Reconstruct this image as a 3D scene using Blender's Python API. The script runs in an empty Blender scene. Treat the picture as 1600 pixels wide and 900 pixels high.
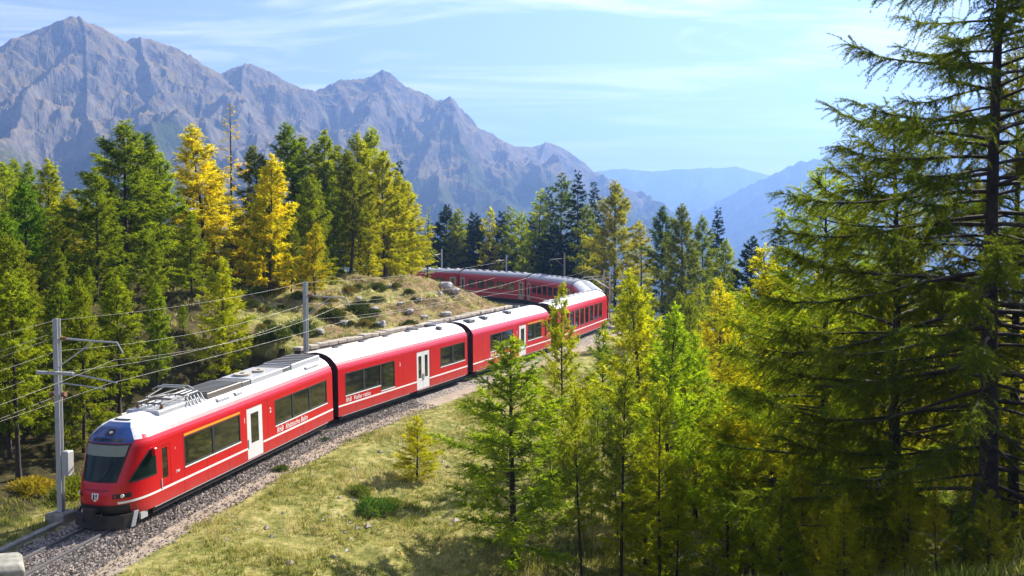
import bpy, bmesh, math, random
import numpy as np
from mathutils import Vector, Matrix

SC = bpy.context.scene
COL = SC.collection
PI = math.pi
R = math.radians
random.seed(7)

# ------------------------------------------------------------------ camera, sky, sun, exposure
F, PITCH = 1600.0, R(3.38)          # focal length in pixels of the 1600 px wide photograph
cam = bpy.data.cameras.new("camera")
cam.sensor_width = 36.0
cam.lens = 36.0 * F / 1600.0
cam.clip_start, cam.clip_end = 0.1, 60000.0
cam_o = bpy.data.objects.new("camera", cam)
cam_o.rotation_euler = (PI / 2 - PITCH, 0, 0)
COL.objects.link(cam_o)
SC.camera = cam_o

SUN_AZ, SUN_EL = R(44), R(39)       # clockwise from the view direction (+Y), above the horizon
sun = bpy.data.lights.new("sun", "SUN")
sun.energy, sun.angle, sun.color = 5.0, R(0.5), (1.0, 0.93, 0.82)
sun_o = bpy.data.objects.new("sun", sun)
sd = Vector((math.sin(SUN_AZ) * math.cos(SUN_EL), math.cos(SUN_AZ) * math.cos(SUN_EL), math.sin(SUN_EL)))
sun_o.rotation_euler = sd.to_track_quat("Z", "Y").to_euler()
COL.objects.link(sun_o)

W = bpy.data.worlds.new("World")
SC.world = W
W.use_nodes = True
wn, wl = W.node_tree.nodes, W.node_tree.links
wn.clear()
w_out = wn.new("ShaderNodeOutputWorld")
w_bg = wn.new("ShaderNodeBackground")
w_sky = wn.new("ShaderNodeTexSky")
w_sky.sky_type = "NISHITA"
w_sky.sun_disc = False
w_sky.sun_elevation, w_sky.sun_rotation = SUN_EL, SUN_AZ
w_sky.altitude = 2000
w_sky.air_density, w_sky.dust_density, w_sky.ozone_density = 1.0, 1.0, 1.5
w_bg.inputs["Strength"].default_value = 0.05
# thin cirrus: stretched noise on a flat layer far overhead
w_tc = wn.new("ShaderNodeTexCoord")
w_sep = wn.new("ShaderNodeSeparateXYZ")
wl.new(w_tc.outputs["Generated"], w_sep.inputs[0])
def wmath(op, a, b=None, clamp=False):
    n = wn.new("ShaderNodeMath"); n.operation = op; n.use_clamp = clamp
    for i, v in enumerate((a, b)):
        if v is None: continue
        if isinstance(v, (int, float)): n.inputs[i].default_value = v
        else: wl.new(v, n.inputs[i])
    return n.outputs[0]
zz = wmath("ADD", wmath("MAXIMUM", w_sep.outputs[2], 0.0), 0.07)
w_comb = wn.new("ShaderNodeCombineXYZ")
wl.new(wmath("DIVIDE", w_sep.outputs[0], zz), w_comb.inputs[0])
wl.new(wmath("DIVIDE", w_sep.outputs[1], zz), w_comb.inputs[1])
w_map = wn.new("ShaderNodeMapping")
w_map.inputs["Rotation"].default_value = (0, 0, R(35))
w_map.inputs["Scale"].default_value = (0.55, 1.5, 1)
wl.new(w_comb.outputs[0], w_map.inputs[0])
w_n1 = wn.new("ShaderNodeTexNoise")
w_n1.inputs["Scale"].default_value = 1.1
w_n1.inputs["Detail"].default_value = 8
w_n1.inputs["Roughness"].default_value = 0.62
w_n1.inputs["Distortion"].default_value = 0.8
wl.new(w_map.outputs[0], w_n1.inputs["Vector"])
w_ramp = wn.new("ShaderNodeValToRGB")
w_ramp.color_ramp.elements[0].position = 0.47
w_ramp.color_ramp.elements[1].position = 0.70
wl.new(w_n1.outputs[0], w_ramp.inputs[0])
w_mix = wn.new("ShaderNodeMix"); w_mix.data_type = "RGBA"
w_mix.inputs[7].default_value = (22, 20, 20, 1)
wl.new(wmath("MULTIPLY", w_ramp.outputs[0], 0.55), w_mix.inputs[0])
wl.new(w_sky.outputs[0], w_mix.inputs[6])
w_hz = wn.new("ShaderNodeMix"); w_hz.data_type = "RGBA"
w_hz.inputs[7].default_value = (10.8, 8.8, 8.5, 1)
wl.new(wmath("MULTIPLY", wmath("POWER", 2.718, wmath("MULTIPLY", wmath("MAXIMUM", w_sep.outputs[2], 0.0), -9.0)), 0.7), w_hz.inputs[0])
wl.new(w_mix.outputs[2], w_hz.inputs[6])
wl.new(w_hz.outputs[2], w_bg.inputs[0])
wl.new(w_bg.outputs[0], w_out.inputs[0])

SC.view_settings.view_transform = "Standard"
SC.view_settings.look = "None"
SC.view_settings.exposure = 1.6
SC.view_settings.gamma = 1.0
SC.view_settings.use_curve_mapping = False
cy = SC.cycles
cy.max_bounces, cy.diffuse_bounces, cy.glossy_bounces = 8, 4, 2
cy.transmission_bounces, cy.transparent_max_bounces, cy.volume_bounces = 3, 6, 0
cy.use_denoising = True
HAZE_DENSITY = 2.1e-4

# ------------------------------------------------------------------ helpers
def ray(px, py):
    u, v = (px - 800) / F, (450 - py) / F
    c, s = math.cos(PITCH), math.sin(PITCH)
    return u, c + v * s, -s + v * c
def at(px, py, Y):
    x, y, z = ray(px, py)
    return Vector((x / y * Y, Y, z / y * Y))
def x_at(px, Y, z=-8.0):
    c, s = math.cos(PITCH), math.sin(PITCH)
    return (px - 800) / F * (Y * c - z * s)
def z_at(py, Y):
    c, s = math.cos(PITCH), math.sin(PITCH)
    v = (450 - py) / F
    return (-s + v * c) / (c + v * s) * Y

def tag(o, label=None, cat=None, group=None, kind=None):
    if label: o["label"] = label
    if cat: o["category"] = cat
    if group: o["group"] = group
    if kind: o["kind"] = kind
    return o
def empty(name, loc=(0, 0, 0), rz=0.0, ry=0.0):
    o = bpy.data.objects.new(name, None)
    o.empty_display_size = 0.3
    o.location = loc
    o.rotation_euler = (0, ry, rz)
    COL.objects.link(o)
    return o
def link(name, me, parent=None):
    o = bpy.data.objects.new(name, me)
    if parent is not None: o.parent = parent
    COL.objects.link(o)
    return o
def dup_tree(o, parent=None):
    c = o.copy(); COL.objects.link(c); c.parent = parent
    for ch in list(o.children): dup_tree(ch, c)
    return c

def tri_mesh(name, V, T, mats, mat_index=None, tint=None, smooth=False):
    V = np.ascontiguousarray(V, dtype=np.float32); T = np.ascontiguousarray(T, dtype=np.int32)
    me = bpy.data.meshes.new(name)
    n = T.shape[1]
    me.vertices.add(len(V)); me.vertices.foreach_set("co", V.ravel())
    me.loops.add(T.size); me.loops.foreach_set("vertex_index", T.ravel())
    me.polygons.add(len(T))
    me.polygons.foreach_set("loop_start", np.arange(0, T.size, n, dtype=np.int32))
    if mat_index is not None: me.polygons.foreach_set("material_index", np.asarray(mat_index, dtype=np.int32))
    me.polygons.foreach_set("use_smooth", np.full(len(T), smooth, dtype=bool))
    for m in mats: me.materials.append(m)
    if tint is not None:
        a = me.attributes.new("tint", "FLOAT", "FACE")
        a.data.foreach_set("value", np.asarray(tint, dtype=np.float32))
    me.update(calc_edges=True)
    return me

class MB:
    """collects simple shapes; build() links them as one mesh object"""
    def __init__(s): s.v, s.f, s.m = [], [], []
    def quad(s, a, b, c, d, m=0):
        k = len(s.v); s.v += [tuple(a), tuple(b), tuple(c), tuple(d)]; s.f.append((k, k+1, k+2, k+3)); s.m.append(m)
    def poly(s, pts, m=0):
        k = len(s.v); s.v += [tuple(p) for p in pts]; s.f.append(tuple(range(k, k + len(pts)))); s.m.append(m)
    def box(s, x0, x1, y0, y1, z0, z1, m=0, b=0.0):
        if b <= 0:
            k = len(s.v)
            s.v += [(x0,y0,z0),(x1,y0,z0),(x1,y1,z0),(x0,y1,z0),(x0,y0,z1),(x1,y0,z1),(x1,y1,z1),(x0,y1,z1)]
            fs = [(0,3,2,1),(4,5,6,7),(0,1,5,4),(1,2,6,5),(2,3,7,6),(3,0,4,7)]
            s.f += [tuple(k+i for i in q) for q in fs]; s.m += [m]*6
        else:   # chamfered top
            k = len(s.v)
            s.v += [(x0,y0,z0),(x1,y0,z0),(x1,y1,z0),(x0,y1,z0),(x0,y0,z1-b),(x1,y0,z1-b),(x1,y1,z1-b),(x0,y1,z1-b),
                    (x0+b,y0+b,z1),(x1-b,y0+b,z1),(x1-b,y1-b,z1),(x0+b,y1-b,z1)]
            fs = [(0,3,2,1),(0,1,5,4),(1,2,6,5),(2,3,7,6),(3,0,4,7),(4,5,9,8),(5,6,10,9),(6,7,11,10),(7,4,8,11),(8,9,10,11)]
            s.f += [tuple(k+i for i in q) for q in fs]; s.m += [m]*len(fs)
        return s
    def tube(s, pts, r, n=5, m=0, caps=True, r2=None):
        pts = [Vector(p) for p in pts]
        k0 = len(s.v); N = len(pts)
        for i, p in enumerate(pts):
            t = (pts[min(i+1, N-1)] - pts[max(i-1, 0)]).normalized()
            a = t.cross(Vector((0,0,1)))
            if a.length < 1e-3: a = t.cross(Vector((1,0,0)))
            a.normalize(); b = t.cross(a)
            rr = r if r2 is None else r + (r2 - r) * i / max(1, N-1)
            for j in range(n):
                an = 2*PI*j/n
                s.v.append(tuple(p + (a*math.cos(an) + b*math.sin(an))*rr))
        for i in range(N-1):
            for j in range(n):
                a, b = k0+i*n+j, k0+i*n+(j+1) % n
                s.f.append((a, b, b+n, a+n)); s.m.append(m)
        if caps:
            s.f.append(tuple(k0+j for j in range(n))[::-1]); s.m.append(m)
            s.f.append(tuple(k0+(N-1)*n+j for j in range(n))); s.m.append(m)
        return s
    def cyl(s, c, axis, r, h, n=16, m=0):
        a = Vector(axis).normalized(); c = Vector(c)
        return s.tube([c - a*h/2, c + a*h/2], r, n, m)
    def build(s, name, mats, parent=None, smooth=False):
        me = bpy.data.meshes.new(name)
        me.from_pydata(s.v, [], s.f)
        for m in (mats if isinstance(mats, (list, tuple)) else [mats]): me.materials.append(m)
        me.polygons.foreach_set("material_index", s.m)
        me.polygons.foreach_set("use_smooth", [smooth]*len(s.f))
        me.update()
        return link(name, me, parent)

# numpy gradient noise
_rng = np.random.default_rng(11)
_perm = _rng.permutation(512)
_grad = np.stack([np.cos(np.linspace(0, 2*PI, 64, endpoint=False)), np.sin(np.linspace(0, 2*PI, 64, endpoint=False))], 1)
def perlin(x, y):
    xi, yi = np.floor(x).astype(int), np.floor(y).astype(int)
    xf, yf = x - xi, y - yi
    def g(ix, iy, dx, dy):
        h = _perm[(_perm[ix % 512] + iy) % 512] % 64
        return _grad[h, 0]*dx + _grad[h, 1]*dy
    u, v = xf**3*(xf*(xf*6-15)+10), yf**3*(yf*(yf*6-15)+10)
    a = g(xi, yi, xf, yf)*(1-u) + g(xi+1, yi, xf-1, yf)*u
    b = g(xi, yi+1, xf, yf-1)*(1-u) + g(xi+1, yi+1, xf-1, yf-1)*u
    return (a*(1-v) + b*v)*1.5
def fbm(x, y, o=4, gain=0.5):
    s, a = 0, 1.0
    for i in range(o):
        s = s + a*perlin(x*2**i + 17.3*i, y*2**i - 9.1*i); a *= gain
    return s
def ridged(x, y, o=5, gain=0.55):
    s, a = 0, 1.0
    for i in range(o):
        s = s + a*(1 - np.abs(perlin(x*2**i + 7.7*i, y*2**i + 3.1*i))*1.6); a *= gain
    return s
def sstep(a, b, x):
    t = np.clip((x-a)/(b-a), 0, 1); return t*t*(3-2*t)

# ------------------------------------------------------------------ materials
class NT:
    def __init__(s, name):
        s.m = bpy.data.materials.new(name); s.m.use_nodes = True
        s.n, s.l = s.m.node_tree.nodes, s.m.node_tree.links
        s.b = s.n["Principled BSDF"]; s.out = s.n["Material Output"]
    def set(s, **k):
        for a, v in k.items():
            s.b.inputs[a.replace("_", " ")].default_value = v
        return s
    def node(s, t, **k):
        n = s.n.new(t)
        for a, v in k.items():
            if hasattr(n, a): setattr(n, a, v)
            else: n.inputs[a.replace("_", " ")].default_value = v
        return n
    def noise(s, scale, detail=4, rough=0.55, coord="Object", dist=0.0):
        tc = s.node("ShaderNodeTexCoord")
        n = s.node("ShaderNodeTexNoise", Scale=scale, Detail=detail, Roughness=rough, Distortion=dist)
        s.l.new(tc.outputs[coord], n.inputs["Vector"])
        return n.outputs[0]
    def ramp(s, fac, *stops):
        r = s.node("ShaderNodeValToRGB"); e = r.color_ramp.elements
        while len(e) < len(stops): e.new(0.5)
        for q, (p, c) in zip(e, stops):
            q.position = p; q.color = (*c, 1) if len(c) == 3 else c
        s.l.new(fac, r.inputs[0]); return r.outputs[0]
    def mix(s, fac, a, b, mode="MIX"):
        n = s.node("ShaderNodeMix"); n.data_type = "RGBA"; n.blend_type = mode
        for i, v in ((0, fac), (6, a), (7, b)):
            if isinstance(v, (int, float)): n.inputs[i].default_value = v
            elif isinstance(v, tuple): n.inputs[i].default_value = (*v, 1)
            else: s.l.new(v, n.inputs[i])
        return n.outputs[2]
    def math(s, op, a, b=0.0, clamp=False):
        n = s.node("ShaderNodeMath"); n.operation = op; n.use_clamp = clamp
        for i, v in enumerate((a, b)):
            if isinstance(v, (int, float)): n.inputs[i].default_value = v
            else: s.l.new(v, n.inputs[i])
        return n.outputs[0]
    def attr(s, name):
        n = s.node("ShaderNodeAttribute"); n.attribute_name = name; return n.outputs["Fac"]
    def color(s, c): s.l.new(c, s.b.inputs["Base Color"]); return s
    def bump(s, h, strength=0.5, dist=0.1):
        n = s.node("ShaderNodeBump", Strength=strength, Distance=dist)
        s.l.new(h, n.inputs["Height"]); s.l.new(n.outputs[0], s.b.inputs["Normal"]); return s

def painted(name, col, rough=0.35, dirt=0.25, scale=1.2, dirtcol=None, spec=0.5):
    t = NT(name).set(Roughness=rough)
    t.b.inputs["Specular IOR Level"].default_value = spec
    n = t.noise(scale, 6, 0.65)
    d = dirtcol or tuple(c*0.55 + 0.02 for c in col)
    t.color(t.mix(t.math("MULTIPLY", t.ramp(n, (0.42, (0, 0, 0)), (0.75, (1, 1, 1))), dirt), col, d))
    if rough < 0.5: t.bump(t.noise(0.9, 2, 0.5), 0.05, 0.2)
    return t.m

M = {}
def train_paint(name, col):
    t = NT(name).set(Roughness=0.3)
    n = t.noise(1.1, 6, 0.65)
    c = t.mix(t.math("MULTIPLY", t.ramp(n, (0.45, (0, 0, 0)), (0.75, (1, 1, 1))), 0.22), col, tuple(x*0.5+.02 for x in col))
    tc = t.node("ShaderNodeTexCoord"); sp = t.node("ShaderNodeSeparateXYZ"); t.l.new(tc.outputs["Object"], sp.inputs[0])
    mp = t.node("ShaderNodeMapping"); mp.inputs["Scale"].default_value = (7, 1, 0.7); t.l.new(tc.outputs["Object"], mp.inputs[0])
    st = t.node("ShaderNodeTexNoise", Scale=1.0, Detail=5, Roughness=0.6); t.l.new(mp.outputs[0], st.inputs["Vector"])
    z = t.math("MULTIPLY", t.math("SUBTRACT", 1.15, sp.outputs[2]), 1.1, True)
    dust = t.math("MULTIPLY", z, t.ramp(st.outputs[0], (0.30, (0.15, 0.15, 0.15)), (0.7, (1, 1, 1))), True)
    c = t.mix(t.math("MULTIPLY", dust, 0.5), c, (0.16, 0.10, 0.075))
    t.color(c)
    mr = t.math("ADD", 0.28, t.math("MULTIPLY", dust, 0.4)); t.l.new(mr, t.b.inputs["Roughness"])
    t.bump(t.noise(0.9, 2, 0.5), 0.06, 0.2)
    t.b.inputs["Coat Weight"].default_value = 0.2; t.b.inputs["Coat Roughness"].default_value = 0.22
    return t.m
M["red"] = train_paint("red_train_paint", (0.52, 0.004, 0.012))
def roof_paint(name, col):
    t = NT(name).set(Roughness=0.45)
    tc = t.node("ShaderNodeTexCoord"); mp = t.node("ShaderNodeMapping"); mp.inputs["Scale"].default_value = (3.5, 0.6, 0.6); t.l.new(tc.outputs["Object"], mp.inputs[0])
    st = t.node("ShaderNodeTexNoise", Scale=1.0, Detail=8, Roughness=0.7); t.l.new(mp.outputs[0], st.inputs["Vector"])
    t.color(t.mix(t.math("MULTIPLY", t.ramp(st.outputs[0], (0.45, (0, 0, 0)), (0.72, (1, 1, 1))), 0.55), col, tuple(x*0.42 for x in col)))
    t.bump(st.outputs[0], 0.08, 0.05)
    return t.m
M["white"] = roof_paint("white_roof_paint", (0.70, 0.70, 0.71))
M["darkred"] = painted("dark_red_paint", (0.20, 0.006, 0.012), 0.5, 0.3)
M["bellows"] = painted("maroon_bellows", (0.045, 0.006, 0.009), 0.7, 0.3)
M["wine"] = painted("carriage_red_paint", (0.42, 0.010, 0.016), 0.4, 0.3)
M["stripe"] = painted("white_stripe_paint", (0.80, 0.78, 0.76), 0.4, 0.1)
M["yellow"] = painted("first_class_yellow", (0.75, 0.33, 0.02), 0.4, 0.1)
M["door"] = painted("pale_grey_door_paint", (0.66, 0.66, 0.66), 0.4, 0.2)
M["blue"] = painted("blue_hood_paint", (0.015, 0.055, 0.20), 0.18, 0.2)
M["silver"] = painted("silver_paint", (0.40, 0.41, 0.43), 0.35, 0.4)
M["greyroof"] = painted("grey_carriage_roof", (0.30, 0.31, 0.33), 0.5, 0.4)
M["black"] = painted("black_underframe", (0.018, 0.017, 0.016), 0.7, 0.5, 3.0, (0.06, 0.045, 0.03))
M["rubber"] = painted("black_rubber", (0.012, 0.012, 0.012), 0.6, 0.2)
M["gear"] = painted("roof_gear_grey", (0.11, 0.11, 0.11), 0.5, 0.5, 2.0, (0.05, 0.045, 0.04))
M["grille"] = painted("brown_resistor_metal", (0.12, 0.10, 0.08), 0.5, 0.5, 2.0)
M["duct"] = painted("beige_roof_cover", (0.40, 0.36, 0.29), 0.6, 0.4, 2.0)
M["steel"] = painted("galvanised_steel", (0.42, 0.43, 0.43), 0.45, 0.4, 3.0)
M["wire"] = painted("bare_wire", (0.07, 0.07, 0.07), 0.4, 0.2)
M["brown"] = painted("brown_insulator", (0.20, 0.08, 0.03), 0.35, 0.2)
M["rail"] = painted("rail_steel", (0.13, 0.125, 0.13), 0.5, 0.3, 5.0, (0.12, 0.07, 0.04))
M["rust"] = painted("rusty_rail_web", (0.10, 0.055, 0.035), 0.8, 0.5, 5.0)
M["sleeper"] = painted("weathered_sleeper", (0.12, 0.10, 0.085), 0.9, 0.5, 4.0)
t = NT("window_glass").set(Base_Color=(0.012, 0.014, 0.013, 1), Roughness=0.04)
t.b.inputs["Specular IOR Level"].default_value = 1.0
t.b.inputs["IOR"].default_value = 1.7
M["glass"] = t.m
t = NT("windscreen_glass").set(Base_Color=(0.008, 0.018, 0.014, 1), Roughness=0.05)
t.b.inputs["Specular IOR Level"].default_value = 0.3
M["screen"] = t.m
t = NT("headlight_lens").set(Base_Color=(0.75, 0.72, 0.6, 1), Roughness=0.15)
M["lens"] = t.m
t = NT("concrete").set(Roughness=0.9)
n = t.noise(3.0, 8, 0.7)
t.color(t.ramp(n, (0.3, (0.13, 0.13, 0.10)), (0.7, (0.36, 0.34, 0.30)))).bump(n, 0.5, 0.03)
M["concrete"] = t.m
t = NT("wall_stone").set(Roughness=0.9)
n = t.noise(2.2, 8, 0.7)
oi = t.node("ShaderNodeObjectInfo")
t.color(t.mix(t.math("MULTIPLY", oi.outputs["Random"], 0.5), t.ramp(n, (0.3, (0.22, 0.19, 0.15)), (0.7, (0.48, 0.42, 0.33))), (0.30, 0.27, 0.23))).bump(n, 0.6, 0.04)
M["stone"] = t.m
t = NT("boulder_rock").set(Roughness=0.9)
n = t.noise(2.5, 8, 0.7)
t.color(t.ramp(n, (0.28, (0.16, 0.15, 0.14)), (0.5, (0.36, 0.34, 0.32)), (0.72, (0.58, 0.56, 0.53)))).bump(n, 0.8, 0.08)
M["rock"] = t.m
t = NT("ballast_stones").set(Roughness=0.95)
tc = t.node("ShaderNodeTexCoord")
vo = t.node("ShaderNodeTexVoronoi", Scale=13.0)
t.l.new(tc.outputs["Object"], vo.inputs["Vector"])
bw = t.node("ShaderNodeSeparateColor"); t.l.new(vo.outputs["Color"], bw.inputs[0])
t.color(t.ramp(bw.outputs[0], (0.0, (0.07, 0.056, 0.046)), (0.5, (0.20, 0.165, 0.14)), (1.0, (0.38, 0.33, 0.295))))
t.bump(t.math("MULTIPLY", vo.outputs["Distance"], -1.0), 1.0, 0.05)
M["ballast"] = t.m
t = NT("loose_stone").set(Roughness=0.95)
t.color(t.ramp(t.attr("tint"), (0.0, (0.06, 0.047, 0.038)), (0.5, (0.21, 0.175, 0.148)), (1.0, (0.42, 0.37, 0.33))))
M["pebble"] = t.m
t = NT("larch_bark").set(Roughness=0.95)
n = t.noise(4.0, 5, 0.7)
t.color(t.ramp(n, (0.3, (0.018, 0.013, 0.010)), (0.7, (0.075, 0.055, 0.042))))
M["bark"] = t.m

def needle_mat(name, transl=0.5):
    t = NT(name)
    t.n.remove(t.b)
    oi = t.node("ShaderNodeObjectInfo")
    tint = t.attr("tint")
    # per-spray variation of value and a drift to yellow, plus slow drift through the crown
    val = t.ramp(tint, (0.0, (0.55, 0.60, 0.6)), (0.55, (1.0, 1.0, 1.0)), (1.0, (1.5, 1.42, 1.1)))
    c = t.mix(1.0, oi.outputs["Color"], val, "MULTIPLY")
    n = t.noise(0.5, 2, 0.5)
    c = t.mix(1.0, c, t.ramp(n, (0.3, (0.80, 0.90, 0.95)), (0.7, (1.18, 1.12, 1.0))), "MULTIPLY")
    d = t.node("ShaderNodeBsdfDiffuse"); tr = t.node("ShaderNodeBsdfTranslucent")
    t.l.new(c, d.inputs[0])
    c2 = t.mix(1.0, c, (1.45, 1.40, 0.75), "MULTIPLY")
    t.l.new(c2, tr.inputs[0])
    mx = t.node("ShaderNodeMixShader"); mx.inputs[0].default_value = transl
    t.l.new(d.outputs[0], mx.inputs[1]); t.l.new(tr.outputs[0], mx.inputs[2])
    t.l.new(mx.outputs[0], t.out.inputs[0])
    return t.m
M["needle"] = needle_mat("larch_needles", 0.62)
M["dense"] = needle_mat("spruce_needles", 0.25)
t = NT("grass_blades"); t.n.remove(t.b)
c = t.ramp(t.attr("tint"), (0.0, (0.07, 0.11, 0.014)), (0.35, (0.22, 0.25, 0.035)), (0.6, (0.44, 0.39, 0.11)), (1.0, (0.62, 0.54, 0.28)))
d = t.node("ShaderNodeBsdfDiffuse"); tr = t.node("ShaderNodeBsdfTranslucent")
t.l.new(c, d.inputs[0]); t.l.new(c, tr.inputs[0])
mx = t.node("ShaderNodeMixShader"); mx.inputs[0].default_value = 0.4
t.l.new(d.outputs[0], mx.inputs[1]); t.l.new(tr.outputs[0], mx.inputs[2]); t.l.new(mx.outputs[0], t.out.inputs[0])
M["grass"] = t.m

t = NT("alpine_ground").set(Roughness=1.0)
t.b.inputs["Specular IOR Level"].default_value = 0.1
n1 = t.noise(0.16, 6, 0.65, dist=0.6); n2 = t.noise(1.6, 8, 0.7); n3 = t.noise(0.045, 4, 0.6)
grass = t.ramp(n2, (0.28, (0.05, 0.065, 0.016)), (0.45, (0.15, 0.155, 0.038)), (0.58, (0.29, 0.255, 0.085)), (0.75, (0.42, 0.37, 0.20)))
dirt = t.ramp(n2, (0.32, (0.06, 0.05, 0.022)), (0.5, (0.18, 0.125, 0.06)), (0.7, (0.30, 0.21, 0.115)))
path = t.ramp(n2, (0.3, (0.22, 0.17, 0.125)), (0.7, (0.40, 0.33, 0.255)))
forest = t.ramp(n2, (0.3, (0.022, 0.020, 0.009)), (0.58, (0.055, 0.047, 0.016)), (0.82, (0.18, 0.13, 0.03)))  # forest floor, darkened further to carry the shade under the trees
dm = t.math("ADD", t.attr("dirt"), t.math("MULTIPLY", t.math("SUBTRACT", n1, 0.5), 1.6))
c = t.mix(t.ramp(dm, (0.42, (0, 0, 0)), (0.62, (1, 1, 1))), grass, dirt)
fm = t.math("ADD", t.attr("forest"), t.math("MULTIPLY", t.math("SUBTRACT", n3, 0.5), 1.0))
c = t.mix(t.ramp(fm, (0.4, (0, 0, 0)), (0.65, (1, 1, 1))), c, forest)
pm = t.math("ADD", t.attr("path"), t.math("MULTIPLY", t.math("SUBTRACT", n2, 0.5), 0.7))
c = t.mix(t.ramp(pm, (0.45, (0, 0, 0)), (0.6, (1, 1, 1))), c, path)
t.color(c).bump(n2, 0.7, 0.15)
M["ground"] = t.m

def mountain_mat(name, forest_line, rock_a, rock_b, meadow):
    t = NT(name).set(Roughness=1.0)
    t.b.inputs["Specular IOR Level"].default_value = 0.0
    n1 = t.noise(0.0045, 8, 0.65); n2 = t.noise(0.02, 8, 0.7)
    geo = t.node("ShaderNodeNewGeometry"); sp = t.node("ShaderNodeSeparateXYZ")
    t.l.new(geo.outputs["Normal"], sp.inputs[0])
    pos = t.node("ShaderNodeSeparateXYZ"); t.l.new(geo.outputs["Position"], pos.inputs[0])
    n5 = t.noise(0.011, 14, 0.78, dist=1.5)
    rock = t.mix(t.ramp(n5, (0.40, (0, 0, 0)), (0.60, (1, 1, 1))), t.ramp(n2, (0.3, rock_a), (0.7, tuple(0.55*a+0.45*b for a, b in zip(rock_a, rock_b)))), rock_b)
    mead = t.ramp(n2, (0.3, tuple(x*0.6 for x in meadow)), (0.7, meadow))
    sl = t.math("ADD", sp.outputs[2], t.math("MULTIPLY", t.math("SUBTRACT", n1, 0.5), 0.7))
    c = t.mix(t.ramp(sl, (0.60, (0, 0, 0)), (0.80, (1, 1, 1))), rock, mead)
    wood = t.ramp(n2, (0.35, (0.018, 0.032, 0.014)), (0.65, (0.075, 0.08, 0.022)))
    hz = t.math("ADD", t.math("DIVIDE", t.math("SUBTRACT", forest_line, pos.outputs[2]), 260.0), t.math("MULTIPLY", t.math("SUBTRACT", n1, 0.5), 5.0))
    c = t.mix(t.ramp(hz, (0.3, (0, 0, 0)), (0.9, (1, 1, 1))), c, wood)
    t.color(c).bump(n2, 0.6, 14.0)
    return t.m
M["mountain"] = mountain_mat("mountain_rock", 250.0, (0.035, 0.036, 0.033), (0.195, 0.165, 0.125), (0.22, 0.165, 0.065))
M["far"] = mountain_mat("far_mountain_rock", 500.0, (0.06, 0.06, 0.065), (0.16, 0.15, 0.15), (0.10, 0.10, 0.06))

# ------------------------------------------------------------------ railway alignment
ctrl = [(-20.0, 14.0, -12.1), (-17.9, 26.0, -11.6), (-15.38, 37.22, -11.1), (-10.46, 53.70, -10.37), (-4.00, 68.61, -10.13),
        (2.41, 84.35, -10.0), (6.3, 94.0, -9.95)]
ccx, ccy, cr = -36.0, 109.4, 45.0
for k in range(1, 15):
    a = R(-20) + R(140) * k / 14
    ctrl.append((ccx + cr*math.cos(a), ccy + cr*math.sin(a), -9.95 + 0.75*k/14))
C = np.array(ctrl)
def catmull(P, m=24):
    out = []
    P = np.vstack([2*P[0]-P[1], P, 2*P[-1]-P[-2]])
    for i in range(1, len(P)-2):
        p0, p1, p2, p3 = P[i-1], P[i], P[i+1], P[i+2]
        for k in range(m):
            t = k/m
            out.append(0.5*((2*p1) + (-p0+p2)*t + (2*p0-5*p1+4*p2-p3)*t*t + (-p0+3*p1-3*p2+p3)*t**3))
    out.append(P[-2]); return np.array(out)
raw = catmull(C)
cum = np.concatenate([[0], np.cumsum(np.linalg.norm(np.diff(raw, axis=0), axis=1))])
S = np.arange(0, cum[-1], 0.5)
TRK = np.stack([np.interp(S, cum, raw[:, i]) for i in range(3)], 1)     # centre line at rail level, every half metre
TAN = np.gradient(TRK, axis=0); TAN[:, 2] = 0; TAN /= np.linalg.norm(TAN, axis=1)[:, None]
RGT = np.stack([TAN[:, 1], -TAN[:, 0], np.zeros(len(TAN))], 1)          # to the right of the view up the line
def track_point(s, off=0.0, dz=0.0):
    p = np.array([np.interp(s, S, TRK[:, i]) for i in range(3)]); r = np.array([np.interp(s, S, RGT[:, i]) for i in range(3)])
    return Vector(p + r*off + np.array([0, 0, dz]))
def s_near_y(Y): return float(S[np.argmin(np.abs(TRK[:, 1] - Y)[:int(len(S)*0.5)])])

def track_dist(x, y):
    """signed distance to the line (+ right), nearest rail height, nearest chainage"""
    x = np.asarray(x, float).ravel(); y = np.asarray(y, float).ravel()
    sd_, tz, ss = np.empty(len(x)), np.empty(len(x)), np.empty(len(x))
    Q = TRK[::2]; Rg = RGT[::2]; S2 = S[::2]
    for a in range(0, len(x), 20000):
        dx = x[a:a+20000, None] - Q[None, :, 0]; dy = y[a:a+20000, None] - Q[None, :, 1]
        i = np.argmin(dx*dx + dy*dy, 1); k = np.arange(len(i))
        d = np.sqrt(dx[k, i]**2 + dy[k, i]**2)
        sgn = np.sign(dx[k, i]*Rg[i, 0] + dy[k, i]*Rg[i, 1])
        sd_[a:a+20000] = d*np.where(sgn == 0, 1, sgn); tz[a:a+20000] = Q[i, 2]; ss[a:a+20000] = S2[i]
    return sd_, tz, ss
S_WALL0, S_WALL1 = s_near_y(58.5), s_near_y(90.0)

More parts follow.
